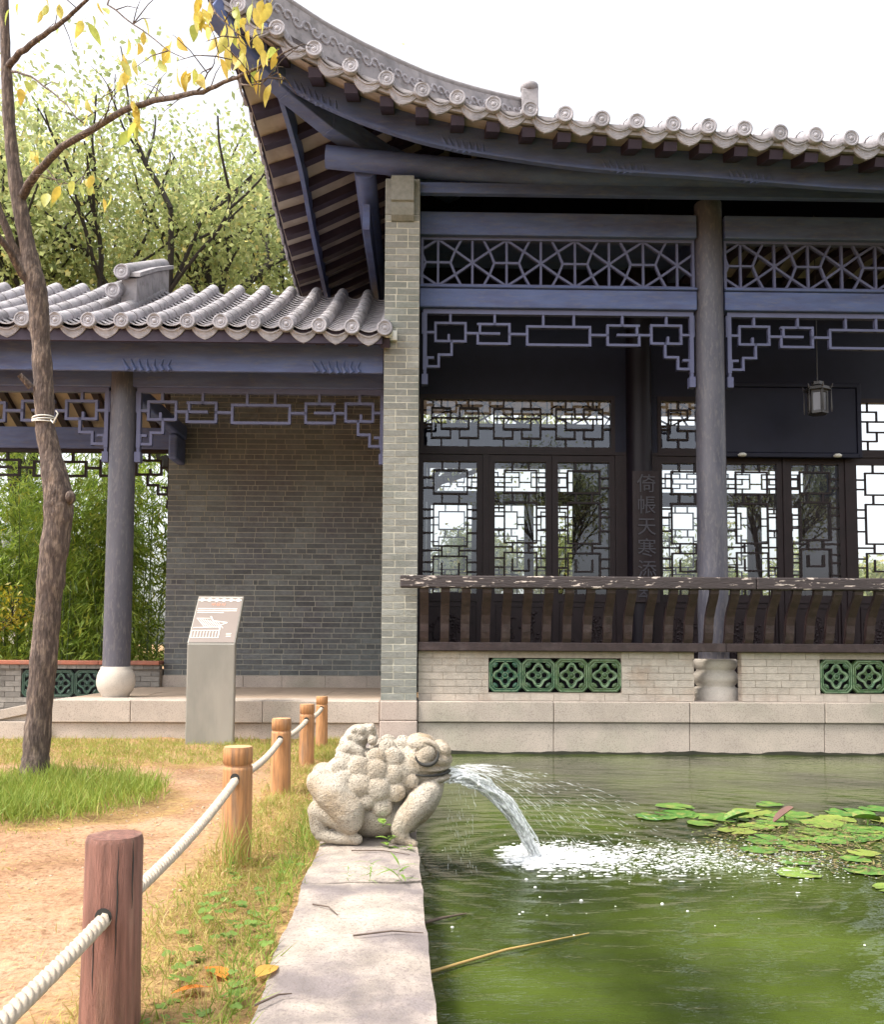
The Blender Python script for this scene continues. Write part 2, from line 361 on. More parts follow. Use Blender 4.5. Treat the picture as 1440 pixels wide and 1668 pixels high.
class MB:
    def __init__(s):
        s.v = []; s.f = []; s.sm = []
    def add(s, vs, fs, smooth=False):
        b = len(s.v)
        s.v.extend([tuple(p) for p in vs])
        for f in fs:
            s.f.append(tuple(b + i for i in f)); s.sm.append(smooth)
        return s
    def box(s, x0, x1, y0, y1, z0, z1):
        s.add([(x0, y0, z0), (x1, y0, z0), (x1, y1, z0), (x0, y1, z0), (x0, y0, z1), (x1, y0, z1), (x1, y1, z1), (x0, y1, z1)],
              [(0, 3, 2, 1), (4, 5, 6, 7), (0, 1, 5, 4), (1, 2, 6, 5), (2, 3, 7, 6), (3, 0, 4, 7)])
        return s
    def bar(s, p, q, w, h, up=(0, 0, 1)):
        p, q, up = Vector(p), Vector(q), Vector(up)
        d = (q - p).normalized()
        a = d.cross(up)
        if a.length < 1e-5: a = d.cross(Vector((1, 0, 0)))
        a.normalize(); b = a.cross(d).normalized()
        a *= w / 2; b *= h / 2
        vs = [p - a - b, p + a - b, p + a + b, p - a + b, q - a - b, q + a - b, q + a + b, q - a + b]
        s.add(vs, [(0, 3, 2, 1), (4, 5, 6, 7), (0, 1, 5, 4), (1, 2, 6, 5), (2, 3, 7, 6), (3, 0, 4, 7)])
        return s
    def tube(s, pts, rad, n=8, cap=True, smooth=True, jit=0.0):
        pts = [Vector(p) for p in pts]
        if not hasattr(rad, '__len__'): rad = [rad] * len(pts)
        a = None; vs = []; fs = []
        for i, p in enumerate(pts):
            d = (pts[min(i + 1, len(pts) - 1)] - pts[max(i - 1, 0)]).normalized()
            if a is None:
                a = d.cross(Vector((0, 0, 1)))
                if a.length < 1e-3: a = d.cross(Vector((1, 0, 0)))
            a = (a - d * a.dot(d)).normalized(); b = d.cross(a)
            for k in range(n):
                t = 2 * math.pi * k / n
                r = rad[i] * (1 + (rng.uniform(-jit, jit) if jit else 0))
                vs.append(p + (a * math.cos(t) + b * math.sin(t)) * r)
        for i in range(len(pts) - 1):
            for k in range(n):
                k2 = (k + 1) % n
                fs.append((i * n + k, i * n + k2, (i + 1) * n + k2, (i + 1) * n + k))
        s.add(vs, fs, smooth)
        if cap:
            s.add(vs[:n], [tuple(range(n - 1, -1, -1))]); s.add(vs[-n:], [tuple(range(n))])
        return s
    def lathe(s, prof, n=24, c=(0, 0, 0), smooth=True, axis='Z'):
        vs = []; fs = []
        for r, z in prof:
            for k in range(n):
                t = 2 * math.pi * k / n
                x, y = r * math.cos(t), r * math.sin(t)
                if axis == 'Z': vs.append((c[0] + x, c[1] + y, c[2] + z))
                else: vs.append((c[0] + x, c[1] - z, c[2] + y))
        for i in range(len(prof) - 1):
            for k in range(n):
                k2 = (k + 1) % n
                fs.append((i * n + k, i * n + k2, (i + 1) * n + k2, (i + 1) * n + k))
        s.add(vs, fs, smooth)
        m = len(prof)
        if prof[0][0] > 1e-4: s.add(vs[:n], [tuple(range(n - 1, -1, -1))])
        if prof[-1][0] > 1e-4: s.add(vs[-n:], [tuple(range(n))])
        return s
    def prism(s, poly, y0, y1):
        n = len(poly)
        vs = [(x, y0, z) for x, z in poly] + [(x, y1, z) for x, z in poly]
        fs = [tuple(range(n)), tuple(range(2 * n - 1, n - 1, -1))]
        for i in range(n):
            j = (i + 1) % n
            fs.append((i, i + n, j + n, j))
        return s.add(vs, fs)
    def strip(s, rows, smooth=False, close=False):
        m = len(rows[0]); vs = [p for r in rows for p in r]; fs = []
        for i in range(len(rows) - 1):
            for k in range(m if close else m - 1):
                k2 = (k + 1) % m
                fs.append((i * m + k, i * m + k2, (i + 1) * m + k2, (i + 1) * m + k))
        return s.add(vs, fs, smooth)
    def ball(s, c, r, n=10, m=6):
        c = Vector(c)
        if not hasattr(r, '__len__'): r = (r, r, r)
        vs = []; fs = []
        for i in range(m + 1):
            ph = math.pi * i / m
            for k in range(n):
                t = 2 * math.pi * k / n
                vs.append((c.x + r[0] * math.sin(ph) * math.cos(t), c.y + r[1] * math.sin(ph) * math.sin(t), c.z + r[2] * math.cos(ph)))
        for i in range(m):
            for k in range(n):
                k2 = (k + 1) % n
                fs.append((i * n + k, (i + 1) * n + k, (i + 1) * n + k2, i * n + k2))
        return s.add(vs, fs, True)
    def mesh(s, name, m=None):
        me = bpy.data.meshes.new(name)
        me.from_pydata(s.v, [], s.f)
        me.polygons.foreach_set('use_smooth', s.sm)
        if m is not None: me.materials.append(MT[m] if isinstance(m, str) else m)
        me.update()
        return me
    def build(s, name, m, parent=None, bevel=0.0, loc=(0, 0, 0), rot=(0, 0, 0)):
        me = s.mesh(name, m)
        if bevel or True:
            bm = bmesh.new(); bm.from_mesh(me)
            bmesh.ops.recalc_face_normals(bm, faces=bm.faces)
            bm.to_mesh(me); bm.free()
        o = link(name, me, parent, loc, rot)
        if bevel:
            b = o.modifiers.new('bevel', 'BEVEL'); b.width = bevel; b.segments = 2; b.limit_method = 'ANGLE'
        return o

def leaf_mesh(name, pos, direc, length, width, tint, m, fold=0.15, nrm=None):
    """many leaf blades, each one quad-pair rhombus; numpy arrays"""
    n = len(pos)
    d = direc / np.linalg.norm(direc, axis=1, keepdims=True)
    r = nrg.normal(size=(n, 3)) if nrm is None else nrm
    s = np.cross(d, r); s /= np.linalg.norm(s, axis=1, keepdims=True) + 1e-9
    nn = np.cross(s, d)
    L = length[:, None]; W = width[:, None]
    p0 = pos; p3 = pos + d * L - nn * L * fold * 0.6
    mid = pos + d * L * 0.42 + nn * L * fold * 0.2
    p1 = mid - s * W / 2; p2 = mid + s * W / 2
    V = np.stack([p0, p1, p3, p2], 1).reshape(-1, 3)
    me = bpy.data.meshes.new(name)
    me.vertices.add(4 * n); me.vertices.foreach_set('co', V.astype(np.float32).ravel())
    me.loops.add(4 * n); me.loops.foreach_set('vertex_index', np.arange(4 * n, dtype=np.int32))
    me.polygons.add(n); me.polygons.foreach_set('loop_start', np.arange(0, 4 * n, 4, dtype=np.int32))
    me.update(calc_edges=True)
    a = me.attributes.new('tint', 'FLOAT', 'FACE'); a.data.foreach_set('value', tint.astype(np.float32))
    me.materials.append(MT[m])
    me.validate()
    return me

UNIT = MB().box(-.5, .5, -.5, .5, -.5, .5)
_bricks = {}
def brick(parent, m, x0, x1, y0, y1, z0, z1, name='brick'):
    if m not in _bricks:
        vv = []
        for k in range(4):
            b = MB()
            for p in UNIT.v: b.v.append(tuple(c + rng.uniform(-.004, .004) for c in p))
            b.f = list(UNIT.f); b.sm = list(UNIT.sm)
            vv.append(b.mesh('brick', m))
        _bricks[m] = vv
    return link(name, rng.choice(_bricks[m]), parent, ((x0 + x1) / 2, (y0 + y1) / 2, (z0 + z1) / 2), (0, 0, 0), (x1 - x0, y1 - y0, z1 - z0))

# building frame: the pavilion and corridor stand turned 1.9 degrees to the pond kerb
OB = (0.22, 9.4, 0.0)
AB = R(-1.9)
# ------------------------------------------------------------------ the setting: ground, pond, kerb
KX0, KX1, KZ, WZ = -0.368, 0.113, 0.03, -0.15
def build_ground():
    def big(x0, x1, y0, y1):
        return [(x0, y0, 0.0), (x1, y0, 0.0), (x1, y1, 0.0), (x0, y1, 0.0)]
    V = []; F = []; TH = []
    gx = np.linspace(-7.0, KX0 + 0.01, 110); gy = np.linspace(0.4, 9.45, 160)
    idx = {}
    for j, y in enumerate(gy):
        for i, x in enumerate(gx):
            edge = min(i, len(gx) - 1 - i, j, len(gy) - 1 - j)
            h = 0.014 * math.sin(2.1 * x + 1.3 * y) + 0.010 * math.sin(5.3 * x - 3.1 * y) + 0.006 * math.sin(11 * x + 9 * y) + rng.uniform(-.004, .004)
            h -= 0.03 * math.exp(-((x + 1.35) / 0.5) ** 2)          # worn path
            if edge == 0: h = 0.0
            V.append((x, y, h))
            t = 0.0
            if x > -0.85: t = 0.95
            if x > -1.05 and x <= -0.85: t = 0.45
            if y > 7.5: t = max(t, 0.62)
            if ((x + 2.4) / 1.1) ** 2 + ((y - 5.8) / 1.0) ** 2 < 1: t = max(t, 0.75)
            TH.append(t)
    n = len(gx)
    for j in range(len(gy) - 1):
        for i in range(n - 1):
            F.append((j * n + i, j * n + i + 1, (j + 1) * n + i + 1, (j + 1) * n + i))
    for q in (big(-400, -7.0, -400, 600), big(-7.0, KX0 + 0.01, -400, 0.4), big(-7.0, KX0 + 0.01, 9.45, 600),
              big(KX0 + 0.01, 30, 9.45, 600), big(30, 400, -400, 600), big(KX0 + 0.01, 30, -400, -14)):
        b = len(V); V.extend(q); TH.extend([0.5] * 4); F.append((b, b + 1, b + 2, b + 3))
    me = bpy.data.meshes.new('ground'); me.from_pydata(V, [], F)
    a = me.attributes.new('thatch', 'FLOAT', 'POINT'); a.data.foreach_set('value', TH)
    me.materials.append(MT['ground']); me.polygons.foreach_set('use_smooth', [True] * len(F))
    return tag(link('ground', me), kind='structure')
build_ground()

kerb = MB().box(KX0 + .02, KX1 - .02, -14, 9.42, -0.7, KZ - 0.03).build('pond_kerb', 'mortar_low')
tag(kerb, kind='structure')
ys = [-3.0, -1.2, 0.55, 2.12, 3.715, 5.35, 7.0, 8.4, 9.33]
for i in range(len(ys) - 1):
    b = MB(); y0, y1 = ys[i] + .011, ys[i + 1] - .011
    nx, ny = 8, 26
    xs = np.linspace(KX0, KX1, nx); yy = np.linspace(y0, y1, ny)
    def hh(x, y): return KZ + 0.004 * math.sin(9 * x + 4 * y + i) + 0.0035 * math.sin(23 * y + 17 * x) + rng.uniform(-.0018, .0018)
    def jx(x, y):
        e = 0.0
        if abs(x - KX0) < 1e-6: e = -0.008 * math.sin(7 * y) - rng.uniform(0, .006)
        if abs(x - KX1) < 1e-6: e = 0.003 * math.sin(11 * y) + rng.uniform(-.003, .001)
        return x + e
    top = [[(jx(x, y), y, hh(x, y) - (.006 if x in (xs[0], xs[-1]) or y in (yy[0], yy[-1]) else 0)) for x in xs] for y in yy]
    b.strip(top, True)
    ring = [top[0][k] for k in range(nx)] + [r[-1] for r in top[1:]] + [top[-1][k] for k in range(nx - 2, -1, -1)] + [r[0] for r in top[-2:0:-1]]
    b.strip([[(p[0], p[1], -0.62) for p in ring], ring], False, True)
    b.build('kerb_stone', 'kerb', kerb)
# pond floor and far banks of the basin
bank = MB()
bank.box(KX1 + .01, 30, -14.3, -14, -1.0, -0.005)
bank.box(29.9, 30.2, -14, 9.4, -1.0, -0.005)
tag(bank.build('pond_bank', 'granite'), kind='structure')
tag(MB().box(KX1 - .05, 30, -14, 9.5, -1.1, -0.95).build('pond_floor', 'debris'), kind='structure')

def build_water():
    sx, sy = 0.80, 4.85                                    # where the jet lands
    xs = np.concatenate([np.linspace(KX1 - .03, 4.6, 210), np.linspace(4.7, 30, 20)])
    yy = np.concatenate([np.linspace(-14, 1.0, 14), np.linspace(1.1, 9.5, 330)])
    X, Y = np.meshgrid(xs, yy)
    r = np.hypot((X - sx), (Y - sy)); r2 = np.hypot(X - 1.5, Y - 4.8)
    ph = 1.6 * np.sin(1.3 * X + .7 * Y) + 1.2 * np.sin(2.9 * Y - 1.1 * X) + .9 * np.sin(5.1 * X + 3.7 * Y)
    Z = 0.0026 * np.exp(-r / 2.2) * np.sin(2 * math.pi * r / 0.155 + ph) + 0.0016 * np.exp(-r2 / 3.0) * np.sin(2 * math.pi * r2 / 0.21 + 1.7 * ph)
    Z += 0.0010 * np.sin(17 * Y + 3 * X + 2 * np.sin(2 * X)) + 0.0004 * np.sin(29 * Y - 9 * X)
    Z += 0.012 * np.exp(-((X - 1.25) / 0.6) ** 2 - ((Y - 4.8) / .18) ** 2) * np.sin(31 * X + 13 * Y)
    Z += WZ
    V = np.stack([X, Y, Z], -1).reshape(-1, 3)
    n = len(xs); F = [(j * n + i, j * n + i + 1, (j + 1) * n + i + 1, (j + 1) * n + i) for j in range(len(yy) - 1) for i in range(n - 1)]
    me = bpy.data.meshes.new('pond_water'); me.from_pydata(V.tolist(), [], F)
    me.polygons.foreach_set('use_smooth', [True] * len(F)); me.materials.append(MT['water'])
    tag(link('pond_water', me), kind='structure')
build_water()

# ------------------------------------------------------------------ shared building pieces
hall = empty('pavilion_hall', OB, AB)
tag(hall, 'dark timber pavilion with upswept tiled roof standing over the pond', 'pavilion')
corr = empty('covered_corridor', OB, AB)
tag(corr, 'low covered corridor with grey tiled roof left of the brick pier', 'corridor')

TR = 0.076
def tube_mesh(L, m='tile'):
    b = MB(); n = 12
    b.tube([(0, 0, 0), (0, L * .06, 0), (0, L, 0)], [TR * 1.06, TR * 1.0, TR * .97], n)
    return b.mesh('tube_tile', m)
TUBE = tube_mesh(0.285)
def cap_mesh():
    b = MB()
    b.lathe([(0, .022), (.02, .022), (.024, .018), (.036, .018), (.042, .024), (.048, .018), (.060, .019), (.066, .026), (.079, .025), (.083, .017), (.083, -.02)], 22, axis='Y')
    return b.mesh('tile_end', 'tile_cap')
CAP = cap_mesh()
def drip_mesh():
    b = MB(); n = 12; fr = []; bk = []
    tops = []; bots = []
    for k in range(n + 1):
        x = -.15 + .30 * k / n; t = abs(x) / .15
        top = -.002 - .075 * (1 - t * t)
        bot = -.055 - .108 * (1 - t ** 2.2) - .012 * max(0, 1 - t / .25)
        tops.append((x, top)); bots.append((x, min(bot, top - .02)))
    rows = []
    for y in (-.012, .012):
        rows.append([[(x, y + .025 * s, zt + (zb - zt) * s) for (x, zt), (_, zb) in zip(tops, bots)] for s in (0, .18, .24, .5, .85, 1)])
    for rw in rows[0][1:3]: pass
    # raised rim and centre scroll on the front face
    f = rows[0]
    f[2] = [(x, y + .008, z) for x, y, z in f[2]]
    f[3] = [(x, y + .006 + .006 * math.sin(18 * x / .15), z) for x, y, z in f[3]]
    b.strip(f, False); b.strip(rows[1], False)
    ring0 = f[0] + [r[-1] for r in f[1:]] + f[-1][-2::-1] + [r[0] for r in f[-2:0:-1]]
    g = rows[1]
    ring1 = g[0] + [r[-1] for r in g[1:]] + g[-1][-2::-1] + [r[0] for r in g[-2:0:-1]]
    b.strip([ring0, ring1], False, True)
    return b.mesh('drip_tile', 'tile_cap')
DRIP = drip_mesh()

def vent_mesh(m, m2):
    """glazed openwork tile, 0.35 x 0.36, about its centre; front at -y"""
    b = MB(); h = .176; t = .03; c = .05; d0, d1 = -.03, .03
    out = [(-h + c, -h), (h - c, -h), (h, -h + c), (h, h - c), (h - c, h), (-h + c, h), (-h, h - c), (-h, -h + c)]
    inn = [(x * (1 - t / h * 1.15), z * (1 - t / h * 1.15)) for x, z in out]
    n = 8
    for a, q in ((d0, 1), (d1, -1)):
        b.add([(x, a, z) for x, z in out] + [(x, a, z) for x, z in inn], [(i, (i + 1) % n, n + (i + 1) % n, n + i) for i in range(n)])
    b.add([(x, d0, z) for x, z in inn] + [(x, d1, z) for x, z in inn], [(i, (i + 1) % n, n + (i + 1) % n, n + i) for i in range(n)])
    b.add([(x, d0, z) for x, z in out] + [(x, d1, z) for x, z in out], [(i, (i + 1) % n, n + (i + 1) % n, n + i) for i in range(n)])
    nb_ = len(b.f)
    # raised bead on the frame, quatrefoil ring, four lobes, spokes, corner leaves
    pts = [(x * .93, d0 - .002, z * .93) for x, z in out]; b.tube(pts + pts[:1], .006, 6, False)
    pts = [(x * .99, d0 - .001, z * .99) for x, z in inn]; b.tube(pts + pts[:1], .004, 5, False)
    b.tube([((.098 + .020 * math.cos(4 * a)) * 1.10 * math.cos(a), d0 - .005, (.098 + .020 * math.cos(4 * a)) * 1.10 * math.sin(a)) for a in np.linspace(0, 2 * math.pi, 33)], .004, 5, False)
    b.tube([(.03 * math.cos(a), d0 - .012, .03 * math.sin(a)) for a in np.linspace(0, 2 * math.pi, 13)], .004, 5, False)
    ring = []
    for k in range(33):
        a = 2 * math.pi * k / 32; r = .098 + .020 * math.cos(4 * a)
        ring.append((r * math.cos(a), d0 + .004, r * math.sin(a)))
    b.tube(ring, .013, 6, False)
    nb2_ = len(b.f)
    for k in range(4):
        a = math.pi / 2 * k; ca, sa = math.cos(a), math.sin(a)
        b.bar((.112 * ca, d0 + .01, .112 * sa), (.155 * ca, d0 + .01, .155 * sa), .022, .03, (0, 1, 0))
        lobe = [(.062 * ca + .034 * math.cos(q * math.pi / 5), d0 + .006, .062 * sa + .034 * math.sin(q * math.pi / 5)) for q in range(11)]
        b.tube(lobe, .008, 5, False)
        a += math.pi / 4; ca, sa = math.cos(a), math.sin(a)
        b.bar((.03 * ca, d0 + .012, .03 * sa), (.085 * ca, d0 + .012, .085 * sa), .016, .024, (0, 1, 0))
        b.ball((.150 * ca * 1.0, d0 + .006, .150 * sa), (.026, .016, .026), 8, 5)
        b.ball((.165 * ca * 1.0, d0 + .006, .130 * sa), (.018, .014, .018), 8, 5)
        b.ball((.130 * ca * 1.0, d0 + .006, .165 * sa), (.018, .014, .018), 8, 5)
    b.ball((0, d0 + .006, 0), (.030, .02, .030), 10, 6)
    me = b.mesh('vent_tile', m); me.materials.append(MT[m2])
    for i in range(nb_, nb2_): me.polygons[i].material_index = 1
    return me

def fret(parent, name, m, u0, u1, ztop, v, s=0.00226, w=0.030, d=0.05, sides=True):
    """hanging fret: a half pattern drawn left to right and mirrored"""
    b = MB(); W = u1 - u0; sx = W / 1376.0; sz = s
    half = []
    P = lambda *a: half.append(a)
    P((0, 97), (0, 0)); P((138, 0), (138, 47)); P((8, 95), (63, 95))
    P((63, 47), (215, 47)); P((215, 47), (215, 140)); P((63, 140), (215, 140)); P((63, 47), (63, 140))
    P((215, 98), (280, 98)); P((280, 98), (385, 98)); P((280, 50), (438, 50)); P((438, 50), (438, 150)); P((277, 150), (438, 150)); P((288, 50), (288, 98)); P((277, 98), (277, 150))
    P((363, 0), (363, 50)); P((438, 100), (528, 100)); P((528, 60), (528, 153)); P((528, 60), (688, 60)); P((528, 153), (688, 153)); P((610, 0), (610, 60))
    P((145, 140), (145, 210)); P((130, 110), (130, 140)); P((80, 210), (145, 210)); P((80, 210), (80, 270)); P((20, 270), (80, 270)); P((20, 225), (20, 270)); P((20, 225), (50, 225))
    k = 0
    for (a, c) in half:
        for mir in (0, 1):
            x0, x1 = a[0], c[0]
            if mir: x0, x1 = 1376 - x0, 1376 - x1
            xa, xb = sorted((x0, x1)); za, zb = sorted((a[1], c[1]))
            k += 1; dd = d / 2 - (k % 5) * 0.0006
            e = w / 2
            b.box(u0 + xa * sx - e, u0 + xb * sx + e, v - dd, v + dd, ztop - zb * sz - e, ztop - za * sz + e)
    b.box(u0, u1, v - d * .62, v + d * .62, ztop, ztop + .055)
    if sides:
        for q in (0, 1):
            x = u0 if q == 0 else u1 - .045
            b.box(x, x + .045, v - d * .64, v + d * .64, ztop - 290 * sz, ztop + .054)
            b.box(x - .012, x + .057, v - d * .9, v + d * .9, ztop - 365 * sz, ztop - 312 * sz)
            b.box(x + .006, x + .04, v - d * .55, v + d * .55, ztop - 312 * sz, ztop - 290 * sz)
    return b.build(name, m, parent)

def star_lattice(parent, m, u0, u1, z0, z1, v, w=0.026):
    b = MB(); n = max(2, round((u1 - u0) / 0.42)); st = (u1 - u0) / n; H = z1 - z0; zc = (z0 + z1) / 2
    k = [0]
    def ln(x0, a, x1, c):
        k[0] += 1; o = (k[0] % 7) * .0007
        b.bar((x0, v + o, zc + a * H / 2), (x1, v + o, zc + c * H / 2), w, .04 , (0, 1, 0))
    for i in range(n):
        xc = u0 + st * (i + .5)
        ln(xc, -1, xc, 1)
        q = st * .5
        if i % 2 == 0:                                      # hexagon cell
            ln(xc - .36 * st, 0, xc + .36 * st, 0)
            for sx in (-1, 1):
                for s2 in (-1, 1):
                    ln(xc + sx * .36 * st, 0, xc + sx * .5 * st, s2 * .52)
                    ln(xc + sx * .5 * st, s2 * .52, xc, s2 * 1.0)
                    ln(xc + sx * .5 * st, s2 * .52, xc + sx * .68 * st, s2 * 1.0)
        else:                                               # six-armed star
            for sx in (-1, 1):
                for s2 in (-1, 1):
                    ln(xc, 0, xc + sx * .5 * st, s2 * .52)
    for (a, c) in ((z0 - .02, z0 + .012), (z1 - .012, z1 + .02)): b.box(u0, u1, v - .035, v + .035, a, c)
    b.box(u0, u0 + .03, v - .034, v + .034, z0, z1); b.box(u1 - .03, u1, v - .034, v + .034, z0, z1)
    return b.build('star_lattice', m, parent)
# ------------------------------------------------------------------ hall: roof geometry
ZD = [0, .68, 1.06, 1.41, 1.78, 2.14, 2.49, 2.85, 3.21, 3.56, 3.93, 4.3, 5, 5.7, 6.4, 8, 14]
ZZ = [7.34, 7.0, 6.83, 6.70, 6.58, 6.475, 6.40, 6.34, 6.29, 6.245, 6.21, 6.185, 6.15, 6.10, 6.05, 6.0, 6.0]
def ez(d): return float(np.interp(d, ZD, ZZ))
def po(d): return 0.30 * max(0.0, 1 - d / 2.0) ** 2
CU, CV = -2.1, -1.25
def fe(u): d = u - CU; return -0.95 - po(d), ez(d)          # front eave: v, z
def se(v): d = v - CV; return -1.80 - po(d), ez(d)          # side eave: u, z
def rz(z0, t): return z0 + .45 * t + .02 * t * t
def fp(u, t, dz=0.0): v, z = fe(u); return (u, v + t, rz(z, t) + dz)
def sp(v, t, dz=0.0): u, z = se(v); return (u + t, v, rz(z, t) + dz)
def so(t): return (-.155 + .345 * t if t < .45 else rz(0, t) - .2065) - rz(0, t)
def ftmax(u): return max(0.15, min(5.3, (u - CU) + (CV - fe(u)[0])))
def stmax(v): return max(0.15, min(3.4, (v - CV) + (CU - se(v)[0])))
URIGHT = 7.2
FU = [-1.756 + .356 * k for k in range(26)]
SV = [-0.93 + .356 * k for k in range(22)]

roof = MB()
us = list(np.linspace(-2.1, URIGHT, 60)); rows = []
for s in np.linspace(0, 1, 8):
    rows.append([fp(u, .02 + (ftmax(u) - .02) * s, -.075) for u in us])
roof.strip(rows, True)
vv = list(np.linspace(-1.25, 7.0, 50)); rows = []
for s in np.linspace(0, 1, 8):
    rows.append([sp(v, .02 + (stmax(v) - .02) * s, -.075) for v in vv])
roof.strip(rows, True)
zr = rz(6.05, 5.3)
roof.add([(1.3, 4.35, zr), (URIGHT, 4.35, zr), (URIGHT, 9.6, 6.0), (-1.8, 9.6, 6.0), (1.3, 2.0, 7.9), (1.3, 9.0, 6.2)], [(0, 1, 2, 3), (0, 4, 5)])
roof = roof.build('roof', 'tile', hall)
def set_tile(par, p, q, name='tube_tile'):
    d = Vector(q) - Vector(p); h = math.hypot(d.x, d.y)
    link(name, TUBE, par, p, (math.atan2(d.z, h), 0, math.atan2(-d.x, d.y)))
upper = MB()
for u in FU:
    tm = ftmax(u)
    L = 0.28; t = 0.0
    for k in range(2):
        if t + L > tm: break
        set_tile(roof, fp(u, t), fp(u, t + L)); t += L
    pts = [fp(u, x) for x in np.linspace(t, tm, 5)]
    upper.tube(pts, TR, 8)
    a = fp(u, 0.0); link('tile_end', CAP, roof, (a[0] + rng.uniform(-.006, .006), a[1] - .005, a[2] + rng.uniform(-.006, .006)), (rng.uniform(-.08, .08), rng.uniform(0, 6), rng.uniform(-.08, .08)))
for i, u in enumerate(FU):
    um = u + .178; a = fp(um, 0.0); s = (fe(um + .15)[1] - fe(um - .15)[1]) / .3
    link('drip_tile', DRIP, roof, (a[0], a[1] + .005, a[2] - .012), (0.05, -math.atan(s) + rng.uniform(-.035, .035), rng.uniform(-.05, .05)), (1.03, 1, rng.uniform(.92, 1.06)))
for v in SV:
    tm = stmax(v); t = 0.0; L = .28
    for k in range(2):
        if t + L > tm: break
        set_tile(roof, sp(v, t), sp(v, t + L)); t += L
    upper.tube([sp(v, x) for x in np.linspace(t, tm, 5)], TR, 8)
    a = sp(v, 0.0); link('tile_end', CAP, roof, a, (0, 0, -math.pi / 2))
    vm = v + .178; a = sp(vm, 0.0); s = (se(vm + .15)[1] - se(vm - .15)[1]) / .3
    link('drip_tile', DRIP, roof, (a[0], a[1], a[2] - .012), (0.0, math.atan(s), -math.pi / 2))
tag(upper.build('upper_tile_rows', 'tile', roof), kind='stuff')
# pan tiles between the tube rows near the front eave
pan = MB()
for i, u in enumerate(FU):
    um = u + .178
    for k in range(6):
        t0 = .1 * k; tm = ftmax(um)
        if t0 + .1 > tm: break
        r0 = []; r1 = []
        for x in np.linspace(-.14, .14, 7):
            sag = -.012 - .07 * (1 - (x / .14) ** 2)
            a = fp(um + x, t0, sag + .012); c = fp(um + x, t0 + .12, sag)
            r0.append(a); r1.append(c)
        pan.strip([r0, r1], True); pan.strip([[(p[0], p[1], p[2] - .014) for p in r0], r0])
tag(pan.build('pan_tiles', 'pan', roof), kind='stuff')

# eave lath under the drips, fascia boards with fluted carving
def sweep(fn, ds, y0, y1, z0, z1):
    b = MB(); rows = []
    for d in ds:
        rows.append([fn(d, y0, z0), fn(d, y1, z0), fn(d, y1, z1), fn(d, y0, z1)])
    b.strip(rows, False, True)
    b.add(rows[0], [(0, 1, 2, 3)]); b.add(rows[-1], [(3, 2, 1, 0)])
    return b
def ff(u, dv, dz): v, z = fe(u); return (u, v + dv, z + dz)
def sf(v, du, dz): u, z = se(v); return (u + du, v, z + dz)
sweep(ff, np.linspace(-2.05, URIGHT, 60), .03, .075, -.115, -.02).build('eave_lath', 'tile', roof)
sweep(sf, np.linspace(-1.2, 7.0, 50), .03, .075, -.125, -.02).build('eave_lath', 'rafter', roof)
fb = sweep(ff, np.linspace(-1.72, URIGHT, 60), .42, .47, -.285, .02)
# moulding line along the lower edge
fa = sweep(ff, np.linspace(-1.72, URIGHT, 60), .40, .425, -.288, -.262)
fb.add(fa.v, fa.f)
fo = fb.build('fascia_board', 'upper_wood', roof)
for u0 in (-1.25, 0.28, 1.95, 3.28, 5.2):
    b = MB()
    for k in range(7):
        uu = u0 + .062 * k; a = ff(uu, .425, -.30 + .006 * abs(k - 3)); c = ff(uu - .055 + .01 * k, .425, -.16)
        b.tube([a, [(x + y) / 2 for x, y in zip(a, c)], c], [.026, .02, .006], 7)
    b.build('fluted_carving', 'upper_wood', fo)
sb = sweep(sf, np.linspace(-0.9, 7.0, 50), .42, .47, -.27, .02)
sb.build('side_fascia_board', 'upper_wood', roof)
# rafters and cream panels between them
for i, u in enumerate(FU):
    tm = min(4.6, ftmax(u) - .1)
    b = MB(); ts = [.08, .24, .45, tm * .5 + .2, tm] if tm > .8 else list(np.linspace(.08, max(tm, .12), 5))
    for k in range(4): b.bar(fp(u, ts[k], so(ts[k]) - .045), fp(u, ts[k + 1] + .004, so(ts[k + 1]) - .045), .135, .09)
    b.build('rafter', 'rafter', roof)
    if i + 1 < len(FU):
        um = u + .178; tm = min(4.6, ftmax(u)); ts = [.06, .25, .45, tm * .4 + .2, tm * .7 + .1, tm] if tm > .8 else list(np.linspace(.06, max(tm, .12), 6)); b = MB()
        for dz in (0, .018):
            b.strip([[fp(um - .178, t, dz + so(t)), fp(um + .178, t, dz + so(t))] for t in ts])
        b.build('soffit_panel', 'soffit', roof)
for i, v in enumerate(SV):
    tm = min(3.0, stmax(v) - .1)
    b = MB(); ts = [.08, .24, .45, tm * .5 + .2, tm] if tm > .8 else list(np.linspace(.08, max(tm, .12), 5))
    for k in range(4): b.bar(sp(v, ts[k], so(ts[k]) - .045), sp(v, ts[k + 1] + .004, so(ts[k + 1]) - .045), .12, .10)
    b.build('rafter', 'rafter', roof)
    if i + 1 < len(SV):
        vm = v + .178; tm = min(3.0, stmax(v)); ts = [.06, .25, .45, tm * .4 + .2, tm * .7 + .1, tm] if tm > .8 else list(np.linspace(.06, max(tm, .12), 6)); b = MB()
        for dz in (0, .018):
            b.strip([[sp(vm - .178, t, dz + so(t)), sp(vm + .178, t, dz + so(t))] for t in ts])
        b.build('soffit_panel', 'soffit', roof)
